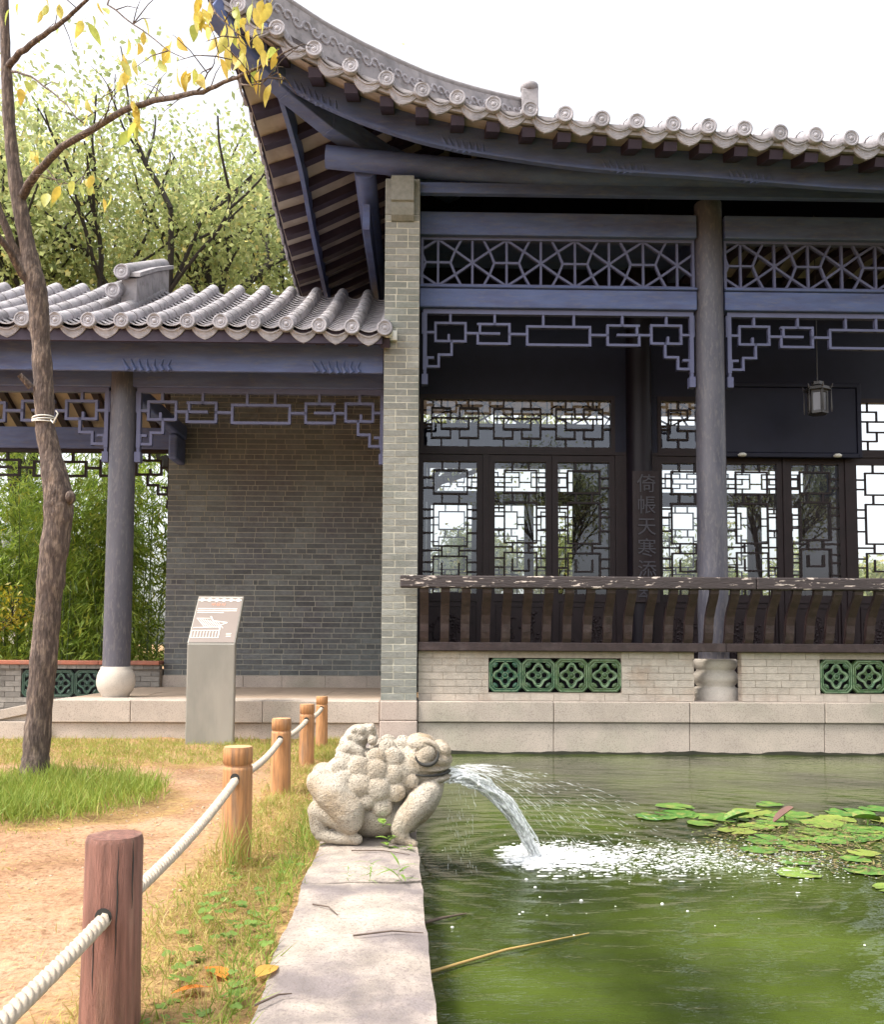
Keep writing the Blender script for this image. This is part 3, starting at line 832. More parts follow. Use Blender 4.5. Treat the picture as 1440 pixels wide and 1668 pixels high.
# hip rafter under the corner, its upper horn, side purlins
hb = MB()
hp = [(-2.03, -1.18, 7.14), (-1.75, -.9, 6.93), (-1.4, -.55, 6.75), (-1.0, -.15, 6.63), (-.4, .45, 6.56), (.4, 1.25, 6.62)]
for k in range(len(hp) - 1): hb.bar(hp[k], Vector(hp[k + 1]) + (Vector(hp[k + 1]) - Vector(hp[k])).normalized() * .02, .16 + .012 * k, .20 + .012 * k)
hb.build('hip_rafter', 'upper_wood', roof, .01)

# hip ridge with carved band, tube cap; short ridge ending in an upright block
hr = MB(); rowA = []; crest = []
def hipz(s): return rz(ez(s), s + .0)
hs_ = np.linspace(.05, 3.5, 26)
rows = []
for s in hs_:
    u, v, z = CU + s, CV + s, hipz(s)
    o = .06 * .7071
    h = .30 + .05 * max(0, 1 - s)
    rows.append([(u + o, v - o, z - .03), (u - o, v + o, z - .03), (u - o, v + o, z + h), (u + o, v - o, z + h)])
    crest.append((u, v, z + h + .03))
hr.strip(rows, False, True); hr.add(rows[0], [(0, 1, 2, 3)]); hr.add(rows[-1], [(3, 2, 1, 0)])
hro = hr.build('hip_ridge', 'tile', roof)
MB().tube(crest, .06, 10).build('ridge_cap', 'pan', hro)
b = MB()
for s in np.arange(.25, 3.4, .085):                          # scrolls carved along the band
    u, v, z = CU + s + .045, CV + s - .045, hipz(s) + .155
    sc_ = []
    for q in range(15):
        a = q / 14 * 3.6 * math.pi * .5; r = .068 * (1 - q / 19)
        sc_.append((u + .7071 * r * math.cos(a), v + .7071 * r * math.cos(a), z + r * math.sin(a) * (1 if int(s / .115) % 2 else -1)))
    b.tube(sc_, .016, 5)
tag(b.build('carved_scrolls', 'tile_cap', hro), kind='stuff')
ce = MB()
ce.strip([[(1.38, 2.06, 7.7), (1.52, 2.06, 7.7), (1.52, 2.06, 8.44), (1.38, 2.06, 8.44)], [(1.38, 3.6, 7.9), (1.52, 3.6, 7.9), (1.52, 3.6, 8.83), (1.38, 3.6, 8.83)]], False, True)
ce.box(1.34, 1.56, 2.02, 2.20, 7.7, 8.47)
ceo = ce.build('ridge_end_block', 'tile', roof, .012)
MB().lathe([(0, -.02), (.11, -.02), (.125, .03), (.12, .07), (.085, .085), (.06, .11), (0, .115)], 16, (1.45, 2.11, 8.48)).build('ridge_knob', 'tile', ceo)
MB().tube([(1.45, 2.1, 8.46), (1.45, 3.6, 8.86)], .065, 10).build('ridge_cap', 'tile', ceo)
b = MB()
for k in range(9):
    y = 2.3 + .12 * k; b.tube([(1.36, y + .05 * math.cos(a), 8.2 + .1 * k * .33 + .05 * math.sin(a)) for a in np.linspace(0, 5, 9)], .011, 5)
tag(b.build('carved_scrolls', 'tile_cap', ceo), kind='stuff')

# ------------------------------------------------------------------ hall: timber frame
pz = lambda u: 6.20 + .16 * max(0, (1.5 - u) / 2.45) ** 1.5
MB().tube([(u, .08, pz(u)) for u in (-1.04, -.5, 0, .5, 1, 1.5, 3, 5, URIGHT)], .122, 18).build('eave_purlin', 'upper_wood', hall)
MB().tube([(-.62, v, z) for v, z in ((.16, 6.28), (.5, 6.24), (1.5, 6.18), (3.5, 6.16), (7, 6.16))], .122, 16).build('side_purlin', 'upper_wood', hall)
MB().box(-.36, URIGHT, .06, .14, 5.97, 6.09).build('purlin_board', 'upper_wood', hall, .006)
MB().box(-.66, -.58, .5, 7.0, 5.75, 6.05).build('side_purlin_board', 'upper_wood', hall, .006)
bays = ((0.0, 3.17), (3.49, 6.66))
for u0, u1 in bays:
    b = MB().box(u0, u1, .42, .58, 4.825, 5.045); b.box(u0, u1, .395, .605, 5.047, 5.08)
    b.build('lintel_beam', 'upper_wood', hall, .012)
    MB().box(u0, u1, .40, .60, 5.66, 5.93).build('head_beam', 'upper_wood', hall, .012)
    star_lattice(hall, 'lattice_wood', u0 + .01, u1 - .01, 5.10, 5.64, .5)
    fret(hall, 'hanging_fret', 'lattice_wood', u0 + .04, u1 - .03, 4.765, .5, .00226, .028)
MB().tube([(3.33, .5, .855), (3.33, .5, 2.5), (3.33, .5, 5.7), (3.33, .5, 6.1)], [.170, .166, .158, .155], 28).build('column', 'column', hall)
cb = MB().lathe([(.245, .40), (.245, .53), (.215, .545), (.205, .56), (.238, .60), (.25, .645), (.238, .69), (.205, .73), (.215, .745), (.236, .775), (.238, .83), (.225, .855), (.10, .857)], 30, (3.33, .46, 0))
cb.build('column_base', 'white_stone', hall)
# gallery ceiling: rafters and cream boards over the second bay, plain boards over the first
MB().box(-.05, 3.40, .62, 1.96, 5.95, 5.98).build('ceiling_board', 'upper_wood', hall)
for k in range(11):
    u = 3.50 + .335 * k
    MB().bar((u, .62, 5.74), (u, 1.30, 5.86), .13, .09).bar((u, 1.30, 5.86), (u, 1.96, 5.82), .13, .09).build('ceiling_rafter', 'rafter', hall)
    b = MB(); b.strip([[(u, v, z), (u + .335, v, z)] for v, z in ((.62, 5.79), (1.3, 5.91), (1.96, 5.87))]); b.strip([[(u, v, z + .02), (u + .335, v, z + .02)] for v, z in ((.62, 5.79), (1.3, 5.91), (1.96, 5.87))])
    b.build('ceiling_panel', 'soffit', hall)
for u in (3.33, 6.66):
    MB().bar((u, .5, 5.78), (u, 2.0, 5.9), .14, .22).build('tie_beam', 'upper_wood', hall, .01)
MB().bar((-.05, .5, 5.78), (-.05, 2.0, 5.9), .14, .22).build('tie_beam', 'upper_wood', hall, .01)

# brick pier
pier = MB().box(-.374, -.004, -.0395, .60, .41, 5.66).build('brick_pier', 'mortar_pier', hall)
nC = 71; ch = (5.66 - .41) / nC
for k in range(nC):
    z0, z1 = .41 + k * ch + .0055, .41 + (k + 1) * ch - .0055
    cut = (-.377 + (.245 if k % 2 == 0 else .128)) + rng.uniform(-.006, .006)
    segs = [(-.377, cut), (cut, -.001)]
    if k % 9 == 4: segs = [(-.377, -.255), (-.255, -.128), (-.128, -.001)]
    for a, c in segs:
        o = rng.uniform(-.0015, .0012)
        brick(pier, 'brick_pier', a + (.0055 if a > -.37 else 0), c - (.0055 if c < -.01 else 0), -.043 + o, .605, z0, z1)
g = MB().box(-.385, .010, -.07, .62, -.62, .20); g.build('pier_base', 'granite_pink', hall, .012)
g = MB().box(-.383, .008, -.066, .62, .202, .409); g.build('pier_base', 'granite_pink', hall, .012)
prof = [(-.02, 5.58), (-.06, 5.585), (-.11, 5.63), (-.135, 5.70), (-.14, 5.76), (-.165, 5.765), (-.17, 6.03), (-.15, 6.05), (-.02, 6.05)]
b = MB(); rows = [[(u, v, z) for v, z in prof] for u in (-.31, -.065)]
b.strip(rows); b.add(rows[0], [tuple(range(len(prof)))]); b.add(rows[1], [tuple(range(len(prof) - 1, -1, -1))])
b.build('pier_corbel', 'brick_pier', hall, .008)
MB().box(-.377, -.001, -.04, .6, 5.665, 6.07).build('pier_head', 'brick_pier', hall, .008)

# granite base
gb = MB().box(.02, 7.3, .03, .8, -.7, .39).build('granite_base', 'mortar_low', hall)
js = [.012, 1.451, 2.898, 4.34, 5.8, 7.25]
for k in range(len(js) - 1):
    MB().box(js[k] + .003, js[k + 1] - .003, .0, .5, -.7, .178).build('granite_block', 'granite', gb, .006)
    MB().box(js[k] + .003, js[k + 1] - .003, -.028, .7, .186, .404).build('granite_block', 'granite', gb, .010)
b = MB(); n = 90; xs_ = np.linspace(.02, 7.2, n)
b.strip([[(x, -.004, WZ - .06) for x in xs_], [(x, -.004, WZ + .028 + .010 * math.sin(5 * x) + rng.uniform(-.008, .008)) for x in xs_]])
b.build('waterline_stain', 'waterline', gb)
MB().box(.01, 7.2, .55, 7.0, .3, .40).build('floor', 'dark_floor', hall)

# low brick wall with glazed vents, and the leaning bench railing
LW = (.405, .932)
VENT = vent_mesh('glaze', 'glaze_highlight')
def low_wall(u0, u1, vents):
    core = MB()
    segs = [(u0 + .01, vents[0]), (vents[1], u1 - .01)] if vents else [(u0 + .01, u1 - .01)]
    for a, c in segs: core.box(a, c, .09, .20, LW[0], LW[1])
    core.box(vents[0] - .001, vents[1] + .001, .09, .20, LW[0], .492); core.box(vents[0] - .001, vents[1] + .001, .09, .20, .862, LW[1])
    w = core.build('low_wall', 'mortar_low', hall)
    n = 7; h = (LW[1] - LW[0]) / n
    for k in range(n):
        z0, z1 = LW[0] + k * h + .003, LW[0] + (k + 1) * h - .003
        x = u0 + (0 if k % 2 else -.13)
        while x < u1:
            a, c = max(x, u0), min(x + .27 + rng.uniform(-.02, .02), u1)
            x = x + .27 if c - x > .3 else c
            if c - a < .04: continue
            parts_ = [(a, c)]
            if z1 > .492 and z0 < .862:
                parts_ = []
                if a < vents[0]: parts_.append((a, min(c, vents[0])))
                if c > vents[1]: parts_.append((max(a, vents[1]), c))
            for p, q in parts_:
                if q - p > .03: brick(w, 'brick_low', p + .003, q - .003, .083 + rng.uniform(-.003, .002), .205, z0, z1)
    nv = round((vents[1] - vents[0]) / .3565)
    for k in range(nv):
        link('vent_tile', VENT, w, (vents[0] + .178 + k * (vents[1] - vents[0]) / nv, .12, .677), (0, (k * math.pi / 2) % (2 * math.pi) if k % 2 else 0, 0), (1, 1, 1.03))
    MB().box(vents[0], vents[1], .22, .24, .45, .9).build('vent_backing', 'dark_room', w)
low_wall(.012, 2.98, (.768, 2.194))
low_wall(3.49, 7.1, (4.342, 5.768))
rail = MB()
for a, c in ((.012, 3.30), (3.304, 7.1)): rail.box(a, c, -.005, .24, .935, 1.028)
rail = rail.build('bench_railing', 'rail_wood', hall, .008)
for a, c in ((-.175, 3.52), (3.526, 7.1)):
    MB().box(a, c, -.315, -.165, 1.585, 1.712).build('top_rail', 'top_rail', rail, .012)
bp = [(.03, 1.02), (.0, 1.07), (-.02, 1.14), (-.03, 1.22), (-.06, 1.31), (-.12, 1.40), (-.19, 1.48), (-.23, 1.54), (-.24, 1.60)]
b = MB(); rows = []
for i, (v, z) in enumerate(bp):
    th = .028
    rows.append([(-.045, v - th, z), (.045, v - th, z), (.045, v + th, z), (-.045, v + th, z)])
b.strip(rows, False, True)
BAL = b.mesh('baluster', 'rail_wood')
for k in range(32):
    u = .075 + .2165 * k
    link('baluster', BAL, rail, (u, 0, 0), (0, 0, rng.uniform(-.02, .02)))

# ------------------------------------------------------------------ hall: door wall, windows
def lattice_bars(b, x0, W, ztop, zbot, v, t, segs, sx=365.0):
    s = W / sx; i = 0
    for (a, c, p, q) in segs:                                # x0,y0 -> x1,y1 in pattern units, y down from the top
        i += 1; dd = .016 - (i % 6) * .0006
        xa, xb = sorted((a, p)); ya, yb = sorted((c, q))
        z1 = ztop - ya * s + t / 2; z0 = ztop - yb * s - t / 2
        if z1 < zbot: continue
        b.box(x0 + xa * s - t / 2, x0 + xb * s + t / 2, v - dd, v + dd, max(z0, zbot), z1)
DOORPAT = []
def rect(x0, y0, x1, y1): DOORPAT.extend([(x0, y0, x1, y0), (x0, y1, x1, y1), (x0, y0, x0, y1), (x1, y0, x1, y1)])
rect(70, 60, 300, 220); rect(70, 290, 300, 580); rect(70, 650, 300, 900)
for x in (128, 245):
    DOORPAT.extend([(x, 0, x, 60), (x, 220, x, 290), (x, 580, x, 650), (x, 900, x, 960)])
for y in (110, 180, 330, 390, 490, 690, 755, 850):
    DOORPAT.extend([(0, y, 70, y), (300, y, 365, y)])
DOORPAT.extend([(0, 610, 128, 610), (245, 610, 365, 610), (128, 700, 128, 780), (245, 700, 245, 780), (128, 780, 245, 780)])
def door(parent, g0, g1, v, panel=True):
    W = g1 - g0; s = .075
    f = MB()
    f.box(g0 - s, g0, v - .03, v + .03, .46, 3.47); f.box(g1, g1 + s, v - .03, v + .03, .46, 3.47)
    f.box(g0, g1, v - .028, v + .028, 3.38, 3.468); f.box(g0, g1, v - .028, v + .028, 1.56, 1.66); f.box(g0, g1, v - .028, v + .028, .462, .58)
    o = f.build('door', 'door_wood', parent)
    b = MB(); lattice_bars(b, g0, W, 3.38, 1.66, v, .021, DOORPAT)
    b.build('lattice', 'door_wood', o)
    MB().add([(g0, v + .022, 1.66), (g1, v + .022, 1.66), (g1, v + .022, 3.38), (g0, v + .022, 3.38)], [(0, 1, 2, 3)]).build('glass_pane', 'glass', o)
    b = MB().box(g0, g1, v - .008, v + .012, .58, 1.56)
    b.box(g0 + .02, g1 - .02, v - .022, v - .006, 1.49, 1.515); b.box(g0 + .02, g1 - .02, v - .022, v - .006, .62, .645)
    b.box(g0 + .02, g0 + .042, v - .022, v - .006, .64, 1.50); b.box(g1 - .042, g1 - .02, v - .022, v - .006, .64, 1.50)
    if panel:                                               # carved plants in low relief
        for q in range(7):
            x = g0 + W * rng.uniform(.2, .8); z = .7; pts = []
            for k in range(6):
                pts.append((x, v - .012, z)); x += rng.uniform(-.035, .035); z += rng.uniform(.08, .16)
                if z > 1.42: break
            b.tube(pts, .008, 5)
            for p in pts[1:]:
                for e in range(3): b.ball((p[0] + rng.uniform(-.05, .05), v - .012, p[2] + rng.uniform(-.05, .05)), (rng.uniform(.012, .03), .010, rng.uniform(.010, .024)), 7, 4)
    b.build('carved_panel', 'door_wood', o)
    return o
GL = [(.05, .746), (.979, 1.644), (1.805, 2.473), (3.166, 3.83), (4.014, 4.67), (4.865, 5.49), (5.725, 6.38)]
def transom(parent, u0, u1, v, z0=3.575, z1=4.20):
    f = MB().box(u0 - .05, u1 + .05, v - .04, v + .04, z0 - .06, z0); f.box(u0 - .05, u1 + .05, v - .04, v + .04, z1, z1 + .06)
    f.box(u0 - .05, u0, v - .04, v + .04, z0, z1); f.box(u1, u1 + .05, v - .04, v + .04, z0, z1)
    o = f.build('transom_window', 'door_wood', parent)
    b = MB(); n = max(1, round((u1 - u0) / .8)); W = (u1 - u0) / n; H = z1 - z0
    for k in range(n):
        x = u0 + k * W
        seg = [(60, 130, 60, 270), (60, 270, 205, 270), (205, 205, 205, 270), (275, 205, 275, 270), (275, 270, 420, 270), (420, 130, 420, 270),
               (135, 130, 135, 205), (135, 205, 345, 205), (345, 130, 345, 205), (60, 130, 420, 130), (135, 270, 135, 335), (345, 270, 345, 335),
               (0, 200, 60, 200), (420, 200, 480, 200), (135, 0, 135, 60), (345, 0, 345, 60), (60, 60, 205, 60), (275, 60, 420, 60), (60, 60, 60, 130), (205, 60, 205, 130), (275, 60, 275, 130), (420, 60, 420, 130)]
        i = 0; sx = W / 480; sz = H / 335
        for a, c, p, q in seg:
            i += 1; dd = .016 - (i % 6) * .0006
            xa, xb = sorted((a, p)); ya, yb = sorted((c, q))
            b.box(x + xa * sx - .010, x + xb * sx + .010, v - dd, v + dd, z1 - yb * sz - .010, z1 - ya * sz + .010)
    b.build('lattice', 'door_wood', o)
    MB().add([(u0, v + .022, z0), (u1, v + .022, z0), (u1, v + .022, z1), (u0, v + .022, z1)], [(0, 1, 2, 3)]).build('glass_pane', 'glass', o)
DV, RV = 2.0, 5.6
for g0, g1 in GL: door(hall, g0, g1, DV)
transom(hall, .05, 2.5, DV); transom(hall, 3.16, 6.5, DV)
for g0, g1 in [(a + .12, c + .12) for a, c in GL]: door(hall, g0, g1, RV, False)
transom(hall, .15, 2.6, RV, 3.62, 4.02); transom(hall, 3.26, 6.6, RV, 3.62, 4.02)
# mullions, header and boards that close the door wall
for v in (DV, RV):
    o = 0 if v == DV else .12
    b = MB()
    edges = [-.30] + [x for g in GL for x in (g[0] - .075 + o, g[1] + .075 + o)] + [7.2]
    for k in range(0, len(edges), 2):
        a, c = edges[k], edges[k + 1]
        if c - a > .004: b.box(a + .002, c - .002, v - .045, v + .045, .40, 3.47)
    b.build('mullions', 'door_wood', hall)
    MB().box(-.3, 7.2, v - .05, v + .05, 3.472, 3.512 if v == DV else 3.557).build('door_head', 'door_wood', hall)
    MB().box(-.3, 7.2, v - .055, v + .055, .39, .458).build('door_sill', 'door_wood', hall)
b = MB().box(-.3, 7.2, DV - .03, DV + .03, 4.262, 7.1); b.box(2.552, 3.108, DV - .031, DV + .031, 3.514, 4.26); b.box(-.3, -.002, DV - .031, DV + .031, 3.514, 4.26); b.box(6.552, 7.2, DV - .031, DV + .031, 3.514, 4.26)
b.build('upper_board_wall', 'plaque', hall)
b = MB().box(-.3, 7.2, RV - .03, RV + .03, 4.082, 4.75); b.box(-.3, 7.2, RV - .031, RV + .031, 5.28, 8.2); b.box(-.3, .098, RV - .031, RV + .031, 3.514, 4.08); b.box(2.652, 3.208, RV - .031, RV + .031, 3.514, 4.08); b.box(6.652, 7.2, RV - .03, RV + .03, 3.514, 4.08)
b.build('rear_board_wall', 'plaque', hall)
star_lattice(hall, 'door_wood', -.2, 7.1, 4.78, 5.26, RV)
MB().box(-.34, -.06, .61, 7.0, .40, 6.6).build('side_wall', 'brick_wall', hall)
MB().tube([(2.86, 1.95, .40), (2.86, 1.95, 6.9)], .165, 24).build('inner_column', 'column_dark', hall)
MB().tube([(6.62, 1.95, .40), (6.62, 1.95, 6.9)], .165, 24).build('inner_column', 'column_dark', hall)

# ------------------------------------------------------------------ things hung on the hall
def wpt(u, v, z):
    q = Matrix.Rotation(AB, 3, 'Z') @ Vector((u, v, z)) + Vector(OB); return q
def text_mesh(body, size, m, ext=.002, align='CENTER'):
    cu = bpy.data.curves.new('inscription', 'FONT'); cu.body = body; cu.size = size; cu.extrude = ext; cu.align_x = align; cu.align_y = 'CENTER'
    cu.resolution_u = 3
    t = bpy.data.objects.new('tmp', cu); col.objects.link(t)
    bpy.context.view_layer.update()
    me = bpy.data.meshes.new_from_object(t.evaluated_get(bpy.context.evaluated_depsgraph_get()))
    bpy.data.objects.remove(t); bpy.data.curves.remove(cu)
    me.materials.clear(); me.materials.append(MT[m])
    return me
cp = empty('couplet_board', wpt(2.90, 1.76, 1.55), AB)
tag(cp, 'narrow dark couplet board with carved Chinese characters on inner column', 'couplet board')
b = MB(); rows = []
for k in range(9):
    x = -.17 + .34 * k / 8; y = .03 * (x / .17) ** 2
    rows.append([(x, y - .012, 0), (x, y + .012, 0), (x, y + .012, 1.68), (x, y - .012, 1.68)])
b.strip(rows, False, True); b.add(rows[0], [(0, 1, 2, 3)]); b.add(rows[-1], [(3, 2, 1, 0)])
b.build('board', 'door_wood', cp)
for k, chx in enumerate('倚帳天寒添翠'):
    link('character', text_mesh(chx, .25, 'inscription'), cp, (0, -.018, 1.50 - .275 * k), (math.pi / 2, 0, 0))
nb = empty('name_board', wpt(4.78, 1.86, 3.5), AB)
tag(nb, 'wide dark name board above the doors behind the hanging lantern', 'name board')
MB().box(-.90, .90, -.02, .02, 0, .86).build('board', 'plaque', nb, .01)
b = MB(); b.box(-.93, .93, -.035, .03, .862, .92); b.box(-.93, .93, -.035, .03, -.06, -.002); b.box(-.96, -.902, -.035, .03, -.06, .92); b.box(.902, .96, -.035, .03, -.06, .92)
b.build('frame', 'plaque', nb, .008)
for x in (-.62, .62):
    MB().lathe([(.012, -.02), (.05, -.01), (.055, .012), (.03, .03), (0, .034)], 14, (x, -.06, -.045)).build('peg', 'metal_white', nb)

lt = empty('hanging_lantern', wpt(4.885, 1.2, 3.80), AB)
tag(lt, 'small hexagonal palace lantern hanging under the gallery roof', 'lantern')
def hexa(r, z): return [(r * math.cos(math.pi / 3 * k + .5), r * math.sin(math.pi / 3 * k + .5), z) for k in range(6)]
b = MB()
for r, z, h in ((.115, .04, .03), (.115, .30, .03), (.155, .33, .035), (.07, .40, .04)):
    b.strip([hexa(r, z), hexa(r * .96, z + h)], False, True); b.add(hexa(r, z), [(5, 4, 3, 2, 1, 0)]); b.add(hexa(r * .96, z + h), [(0, 1, 2, 3, 4, 5)])
for p, q in zip(hexa(.108, .04), hexa(.108, .33)): b.bar(p, q, .016, .016)
for p in hexa(.155, .35): b.tube([p, (p[0] * 1.12, p[1] * 1.12, p[2] + .05)], [.012, .005], 5); b.tube([(p[0], p[1], .33), (p[0], p[1], .10), (p[0], p[1], .05)], [.004, .012, .004], 5)
b.build('frame', 'lantern', lt)
for k in range(6):
    p, q = hexa(.1, .07)[k], hexa(.1, .07)[(k + 1) % 6]
    MB().bar([(a * .9 + c * .1) for a, c in zip(p, q)], [(a * .1 + c * .9) for a, c in zip(p, q)], .004, .004).add([(p[0], p[1], .075), (q[0], q[1], .075), (q[0], q[1], .295), (p[0], p[1], .295)], [(0, 1, 2, 3)]).build('pane', 'lantern_glass', lt)
MB().tube([(0, 0, .43), (0, 0, 2.55)], .006, 6).build('cord', 'lantern', lt)

sl = empty('spot_lamp', wpt(-.375, -.10, 4.27), AB)
tag(sl, 'small white spot lamp fixed to the brick pier beside the corridor eave', 'lamp')
MB().box(-.0, .14, .0, .055, -.02, .09).build('mounting_plate', 'metal_white', sl, .01)
MB().lathe([(0, -.07), (.05, -.07), (.06, -.05), (.062, .05), (.03, .075), (0, .08)], 16, (.04, -.07, .04), axis='Y').build('lamp_head', 'metal_white', sl)
# ------------------------------------------------------------------ covered corridor
pf = MB().box(-3.84, -.395, .03, 3.6, -.3, .385).build('platform', 'mortar_low', corr)
for a, c in ((-3.845, -2.2), (-2.2, -.388)):
    MB().box(a + .002, c - .002, .022, .5, -.25, .163).build('granite_block', 'granite', pf, .006)
for a, c in ((-3.848, -3.0), (-3.0, -1.62), (-1.62, -.388)):
    MB().box(a + .002, c - .002, -.01, .48, .169, .400).build('granite_block', 'granite', pf, .008)
k = 0
for a in np.arange(-3.848, -.4, .69):
    for y in np.arange(.484, 3.0, .63):
        c = min(a + .69, -.388); MB().box(a + .002, c - .002, y + .002, min(y + .63, 3.0) - .002, .34, .395 + rng.uniform(-.002, .002)).build('paving_slab', 'paving', pf, .003)
rp = MB().prism([(-3.855, .392), (-3.855, -.2), (-7.5, -.2), (-7.5, .02), (-5.6, .02)], .03, 3.4).build('ramp', 'granite', corr)
MB().prism([(-3.853, .402), (-3.853, .30), (-5.6, -.07), (-5.6, .03)], -.012, .20).build('ramp_kerb', 'granite', rp, .006)
MB().box(-7.4, -3.853, -.035, .028, -.2, .175).build('plinth_course', 'granite', rp, .006)

MB().tube([(-3.37, .6, .735), (-3.37, .6, 2.4), (-3.37, .6, 4.1)], [.150, .147, .140], 28).build('column', 'column', corr)
prof = [(.135, .392), (.145, .40), (.15, .425), (.185, .47), (.205, .53), (.208, .575), (.20, .64), (.175, .70), (.165, .71), (.165, .735), (.10, .737)]
MB().lathe(prof, 32, (-3.37, .6, 0)).build('column_base', 'white_stone', corr)

# brick wall at the back of the corridor
W0, W1, WV = -3.55, -.345, 3.0
wall = MB().box(W0 + .004, W1, WV + .006, WV + .25, .39, 4.95).build('brick_wall', 'mortar', corr)
x = W0 - .01
while x < W1:
    c = min(x + .56 + rng.uniform(-.05, .05), W1); MB().box(x + .002, c - .002, WV - .014, WV + .2, .385, .555).build('base_block', 'granite', wall, .004); x = c
nC = 59; ch = .0740; cnt = 0; rest = MB()
for k in range(nC):
    z0, z1 = .558 + k * ch + .0055, .558 + (k + 1) * ch - .0055
    L = .135 if k % 6 == 5 else .275
    x = W0 - (L * .5 if k % 2 else 0) - rng.uniform(0, .02)
    while x < W1 - .01:
        LL = L * (1 if rng.random() > .12 else .52) + rng.uniform(-.01, .01)
        a, c = max(x, W0), min(x + LL, W1); x += LL
        if c - a < .03: continue
        o = rng.uniform(-.0025, .0025)
        if cnt < 300: brick(wall, 'brick_wall', a + .0055, c - .0055, WV + o, WV + .1, z0, z1); cnt += 1
        else: rest.box(a + .0055, c - .0055, WV + o, WV + .1, z0, z1)
ro = rest.build('upper_bricks', 'brick_wall_tint', wall); tag(ro, kind='stuff')
at_ = ro.data.attributes.new('tint', 'FLOAT', 'FACE'); at_.data.foreach_set('value', np.repeat(nrg.random(len(ro.data.polygons) // 6), 6).astype(np.float32))

# bench along the rear side, with dark glazed vents
bench = MB().box(-6.9, -3.57, 2.94, 3.12, -.05, .64).build('bench', 'mortar_low', corr)
xs_ = np.arange(-6.9, -3.58, .84)
for a in xs_: MB().box(a + .002, min(a + .84, -3.553) - .002, 2.80, 3.22, .70, .752).build('bench_slab', 'bench_red', bench, .008)
VD = vent_mesh('glaze_dark', 'glaze_highlight_dark')
for k in range(3): link('vent_tile', VD, bench, (-5.27 + .357 * k, 2.925, .44), (0, 0, 0), (1, 1, 1.05))
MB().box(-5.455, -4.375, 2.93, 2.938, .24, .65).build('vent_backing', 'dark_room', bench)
h = .0735
for k in range(9):
    z0 = .03 + k * h
    for lo, hi in ((-6.9, -5.46), (-4.37, -3.57)) if z0 > .2 else ((-6.9, -3.57),):
        x = lo - (.13 if k % 2 else 0)
        while x < hi:
            a, c = max(x, lo), min(x + .27, hi); x += .27
            if c - a > .03: brick(bench, 'brick_bench', a + .003, c - .003, 2.90 + rng.uniform(-.003, .003), 2.99, z0 + .003, z0 + h - .003)
x = -6.9
while x < -3.58:
    brick(bench, 'brick_bench', x + .003, min(x + .13, -3.56) - .003, 2.85, 2.99, .645, .697); x += .13

# timber
MB().box(-7.4, -.39, .08, .12, 3.945, 4.27).build('fascia_board', 'upper_wood', corr, .006)
for u0 in (-3.15, -1.1):
    b = MB()
    for k in range(7):
        uu = u0 + .075 * k; b.tube([(uu, .075, 3.935 + .004 * abs(k - 3)), (uu - .03, .075, 4.0), (uu - .06 + .012 * k, .075, 4.07)], [.028, .02, .006], 7)
    b.build('fluted_carving', 'upper_wood', corr)
MB().box(-7.4, -.39, .53, .67, 3.90, 4.12).build('eave_beam', 'upper_wood', corr, .01)
MB().box(-7.4, -.36, 3.27, 3.40, 3.79, 4.10).build('rear_beam', 'upper_wood', corr, .01)
fret(corr, 'hanging_fret', 'lattice_wood', -3.21, -.40, 3.845, .6, .0022, .03)
fret(corr, 'hanging_fret', 'lattice_wood', -6.60, -3.53, 3.845, .6, .0022, .03)
fret(corr, 'rear_fret', 'door_wood', -6.80, -3.60, 3.735, 3.33, .0022, .032)
b = MB().box(-3.44, -3.30, .6, 3.3, 3.86, 4.06); b.box(-3.43, -3.31, 2.55, 3.0, 3.50, 3.85)
b.build('tie_beam', 'upper_wood', corr, .03)

# roof
CVE, CZE, CRV = -.25, 4.372, 2.2
def cz(t): return CZE + .47 * t + .03 * t * t
def cdz(u): return -.05 * max(0.0, 1 - (-.36 - u) / 1.6)
TM = CRV - CVE
def cp_(u, t, dz=0.0): return (u, CVE + t, cz(t) + dz + cdz(u))
def cr_(u, t, dz=0.0): return (u, 2 * CRV - CVE - t, cz(t) + dz + cdz(u))
b = MB()
for fn in (cp_, cr_):
    b.strip([[fn(u, t, -.085) for u in np.linspace(-7.4, -.33, 14)] for t in np.linspace(.03, TM + .02, 10)], True)
croof = b.build('roof', 'pan', corr)
CU_ = [-.36 - .345 * k for k in range(20)]
pan = MB(); rear = MB()
for i, u in enumerate(CU_):
    t = 0.0; L = TM / 9
    for k in range(9):
        p, q = cp_(u, t), cp_(u, t + L); d = Vector(q) - Vector(p)
        o = link('tube_tile', TUBE, croof, p, (math.atan2(d.z, d.y), 0, rng.uniform(-.012, .012)), (1, d.length / .285 * 1.03, 1)); t += L
    rear.tube([cp_(u, TM - .03), (u, CRV + .06, cz(TM) - .02 + cdz(u)), cr_(u, TM - .2), cr_(u, TM * .5), cr_(u, 0)], TR, 10)
    link('tile_end', CAP, croof, (cp_(u, 0)[0], CVE - .004, cp_(u, 0)[2]), (0, rng.uniform(0, 6), 0))
    um = u - .1725
    link('drip_tile', DRIP, croof, (um, CVE + .008, cp_(um, 0)[2] - .008), (.08, rng.uniform(-.03, .03), 0), (.98, 1, 1))
    n = 20
    for k in range(n):
        t0 = TM * k / n
        r0 = []; r1 = []
        for x in np.linspace(-.125, .125, 7):
            sag = -.015 - .055 * (1 - (x / .125) ** 2)
            r0.append(cp_(um + x, t0, sag + .034)); r1.append(cp_(um + x, t0 + .16, sag - .002))
        pan.strip([r0, r1], True); pan.strip([[(p[0], p[1], p[2] - .013) for p in r0], r0]); pan.strip([[(p[0], p[1], p[2] - .013) for p in r0], [(p[0], p[1] + .13, p[2] + .02) for p in r0]])
tag(pan.build('pan_tiles', 'tile', croof), kind='stuff')
